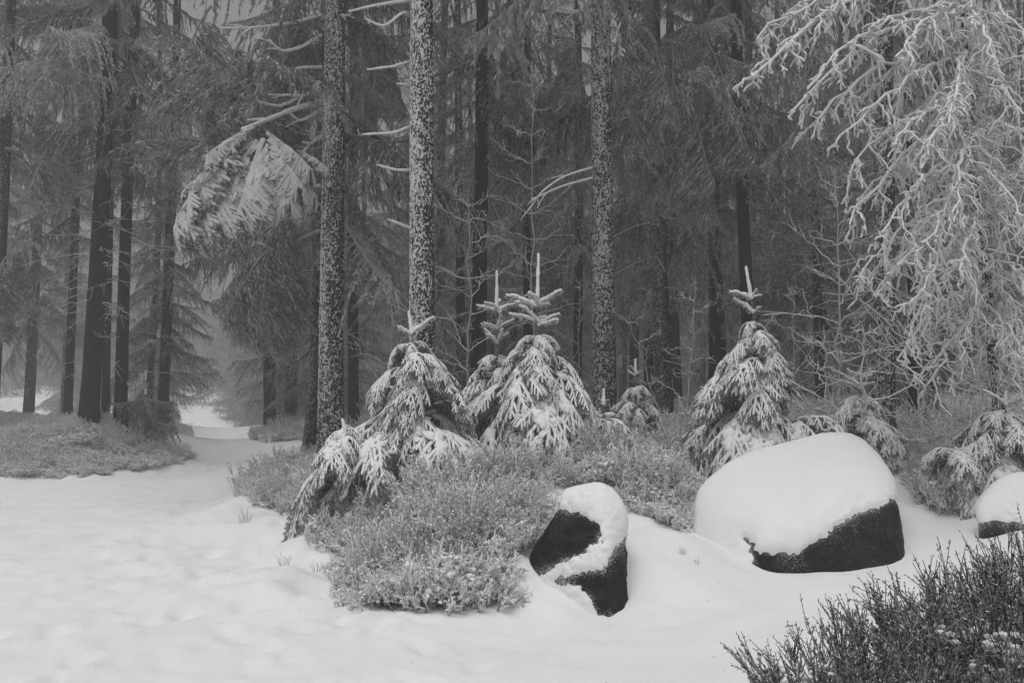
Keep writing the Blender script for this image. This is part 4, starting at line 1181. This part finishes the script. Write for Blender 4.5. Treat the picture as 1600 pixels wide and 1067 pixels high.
# the cover grows in rounded tussocks with snow and gaps between them
tc_ = np.stack([rs.uniform(-7, 11, 900), 7 + 10 * rs.rand(900) ** 1.2], -1); tr_ = rs.uniform(.22, .55, 900)
best = np.full(len(x), 9.0); bi = np.zeros(len(x), int)
for i0 in range(len(tc_)):
    d_ = np.hypot(x - tc_[i0, 0], y - tc_[i0, 1]) / tr_[i0]; w_ = d_ < best
    best[w_] = d_[w_]; bi[w_] = i0
# clumpy cover, thinner where small snow fields show
cl = fbm(x * 1.1, y * 1.1, 5.0, o=3)
keep = (rs.rand(len(x)) < np.clip(.75 + 1.8 * cl, .06, 1) * .55) & (sd > 14 * vnoise(x * 2.2, y * 2.2, 7.7) + 4)
keep &= (best < 1) | (rs.rand(len(x)) < .12)
x, y, z, sd, cl, best, bi = x[keep], y[keep], z[keep], sd[keep], cl[keep], best[keep], bi[keep]
near_edge = (sd < 26) & (y < 12)
idx = np.where(near_edge | ((x < -1) & (rs.rand(len(x)) < .5)), rs.choice([0, 1, 4], len(x)), np.where(cl > .05, rs.choice([2, 3, 0], len(x)), rs.choice([0, 1, 3], len(x))))
mound_pts = len(x)
gn_scatter("heather_cover", "frosted heather and bilberry covering the bank around the boulders", np.stack([x, y, z], -1), rs.uniform(.7, 1.3, len(x)) * np.where(near_edge, .9, 1) * (1.15 + .45 * vnoise(x * 1.5, y * 1.5, 1.7)) * np.clip(1.3 - .75 * best, .5, 1.3) * (.7 + .8 * tr_[bi]) * np.where(y > 11, .82, 1), idx, PROT,
           tilt=np.stack([x - tc_[bi, 0], y - tc_[bi, 1], np.minimum(best, 1.1) * .65], -1))
x, y, z, sd = scatter([(368,735),(380,700),(430,688),(1000,690),(1600,660),(1600,560),(0,560),(0,640),(360,650)], 6000, 17, 34, (-14, 20), 2)
ok = np.abs(x - path_c(y)) > path_w(y) + .3
x, y, z = x[ok], y[ok], z[ok]; idx = np.random.RandomState(6).choice([0, 2, 3], len(x))
gn_scatter("undergrowth", "frosted undergrowth between the trunks right of the path", np.stack([x, y, z], -1), np.random.RandomState(8).uniform(.9, 1.6, len(x)), idx, PROT)
x, y, z, sd = scatter(LEFT, 60000, 17.5, 48, (-34, -7), 3)
ok = (np.abs(x - path_c(y)) > path_w(y) * .9) | (y < 25)
x, y, z = x[ok][:14000], y[ok][:14000], z[ok][:14000]; rs = np.random.RandomState(9)
gn_scatter("left_bank_heather", "frosted heather covering the bank left of the path", np.stack([x, y, z], -1), rs.uniform(.65, 1.15, len(x)), rs.choice([0, 1, 3], len(x)), PROT)

# near heather bushes at the lower right corner
BUSH = [heather_arr(900 + i, nst=58, h=.46, sp=.22, rr=.0038, shoots=11, blobs=26, blob_r=.055, rime=.16, fan=.8, segs=9, leaf=.019, nleaf=12, lw=.0065) for i in range(3)]
BM = [(a.mesh("stems", [M_HEATH]), b.mesh("snow", [M_SNOW])) for a, b in BUSH]
BL = [((1600, 5.0), 1.12, "highest dark heather bush rising at the right edge"), ((1470, 4.9), 1.05, "dark heather bush leaning left in front of the snow by the large boulder"),
      ((1370, 4.6), .9, "dark heather bush with a dead brown leaf gap in the middle of the corner group"), ((1275, 4.5), .85, "leftmost full heather bush of the corner group"),
      ((1210, 4.3), .5, "smallest heather sprig at the left foot of the corner group"), ((1500, 4.2), .95, "heather bush at the bottom edge below the leaning one"),
      ((1600, 4.3), 1.05, "heather bush filling the bottom right corner"), ((1400, 4.1), .85, "heather bush cut by the bottom edge between its neighbours"), ((1640, 5.3), .95, "heather bush half outside the right edge"),
      ((1300, 4.0), .7, "low heather bush at the bottom edge right of the smallest sprig"), ((1545, 4.55), 1.1, "dense heather bush in the middle of the right corner")]
BL[2] = (BL[2][0], BL[2][1], "mid-sized dark heather bush in the middle of the corner group")
for i, ((px, Y), s, lb) in enumerate(BL):
    x = (px - 800) / F * Y
    r = empty("heather_bush", (x, Y, gz(x, Y)), i * 1.9); r.scale = (s, s, s); tag(r, lb, "heather bush", "heather bushes in the near corner")
    link("stems", BM[i % 3][0], r); link("snow", BM[i % 3][1], r)["kind"] = "stuff"

def tuft(px, py, Y, k, s, lab):
    x = (px - 800) / F * Y
    o = link("grass_tuft", G_MESH[k], None, (x, Y, gz(x, Y)), (0, 0, px * .37), s); tag(o, lab, "grass tuft", "dead grass tufts in the snow")
tuft(448, 875, 9.9, 0, .9, "bent dead grass blades poking from snow left of the mound")
tuft(500, 870, 10.0, 0, .8, "dead grass blades against the left foot of the mound")
tuft(385, 830, 12.4, 1, .9, "thin dead grass beside the path edge below the left heather")
tuft(572, 950, 8.0, 0, 1.1, "dead grass arching at the lower left tip of the mound")
tuft(-8, 830, 12.6, 2, 1.1, "dead grass tuft at the left edge of the picture")
tuft(1062, 880, 8.7, 1, .35, "tiny grass tips in snow between the two nearest boulders")
tuft(1085, 885, 8.6, 1, .3, "tiniest grass tips right of the other tips")
tuft(205, 690, 20.5, 2, 2.2, "tall pale grass at the foot of the forked left trunk")
tuft(160, 690, 20.2, 2, 1.6, "pale grass at the foot of the thickest left trunk")

# the wood on the slope beyond the end of the path, one faint mass
rs = np.random.RandomState(88)
n = 420; y = rs.uniform(70, 125, n); x = rs.uniform(-1, 1, n) * (.6 * y + 8)
px = 800 + x / y * F
ok = ((np.abs(px - 346) > 34) | ((y > 105) & (rs.rand(n) < .5))) & ((px > 330) | (rs.rand(n) < .3))
x, y = x[ok], y[ok]
crn = []
for t, _, _ in TREES:
    for c in t.children:
        if c.name.startswith("crown") and c.data not in [q.data for q in crn]: crn.append(c)
gn_scatter("distant_wood", "faint conifers closing the view beyond the end of the path", np.stack([x, y, ground(x, y) - .3], -1), rs.uniform(.9, 1.5, len(x)), rs.randint(0, len(crn), len(x)), crn)
rs = np.random.RandomState(77)
n = 900; y = rs.uniform(3.2, 20, n); x = path_c(y) + rs.normal(1.0, 1.4, n) * path_w(y) * .8
z = ground(x, y) + .004
mb = MB(); kites(mb, np.stack([x, y, z], -1), np.stack([rs.normal(0, 1, n), rs.normal(0, 1, n), rs.uniform(-.02, .12, n)], -1), rs.uniform(.008, .035, n), .003, rs.uniform(0, .5, n), cross=True)
tag(link("fallen_needles", mb.mesh("fallen_needles", [M_TWIG], smooth=False)), "fallen needles and twig bits on the trodden snow", None, None, "stuff")
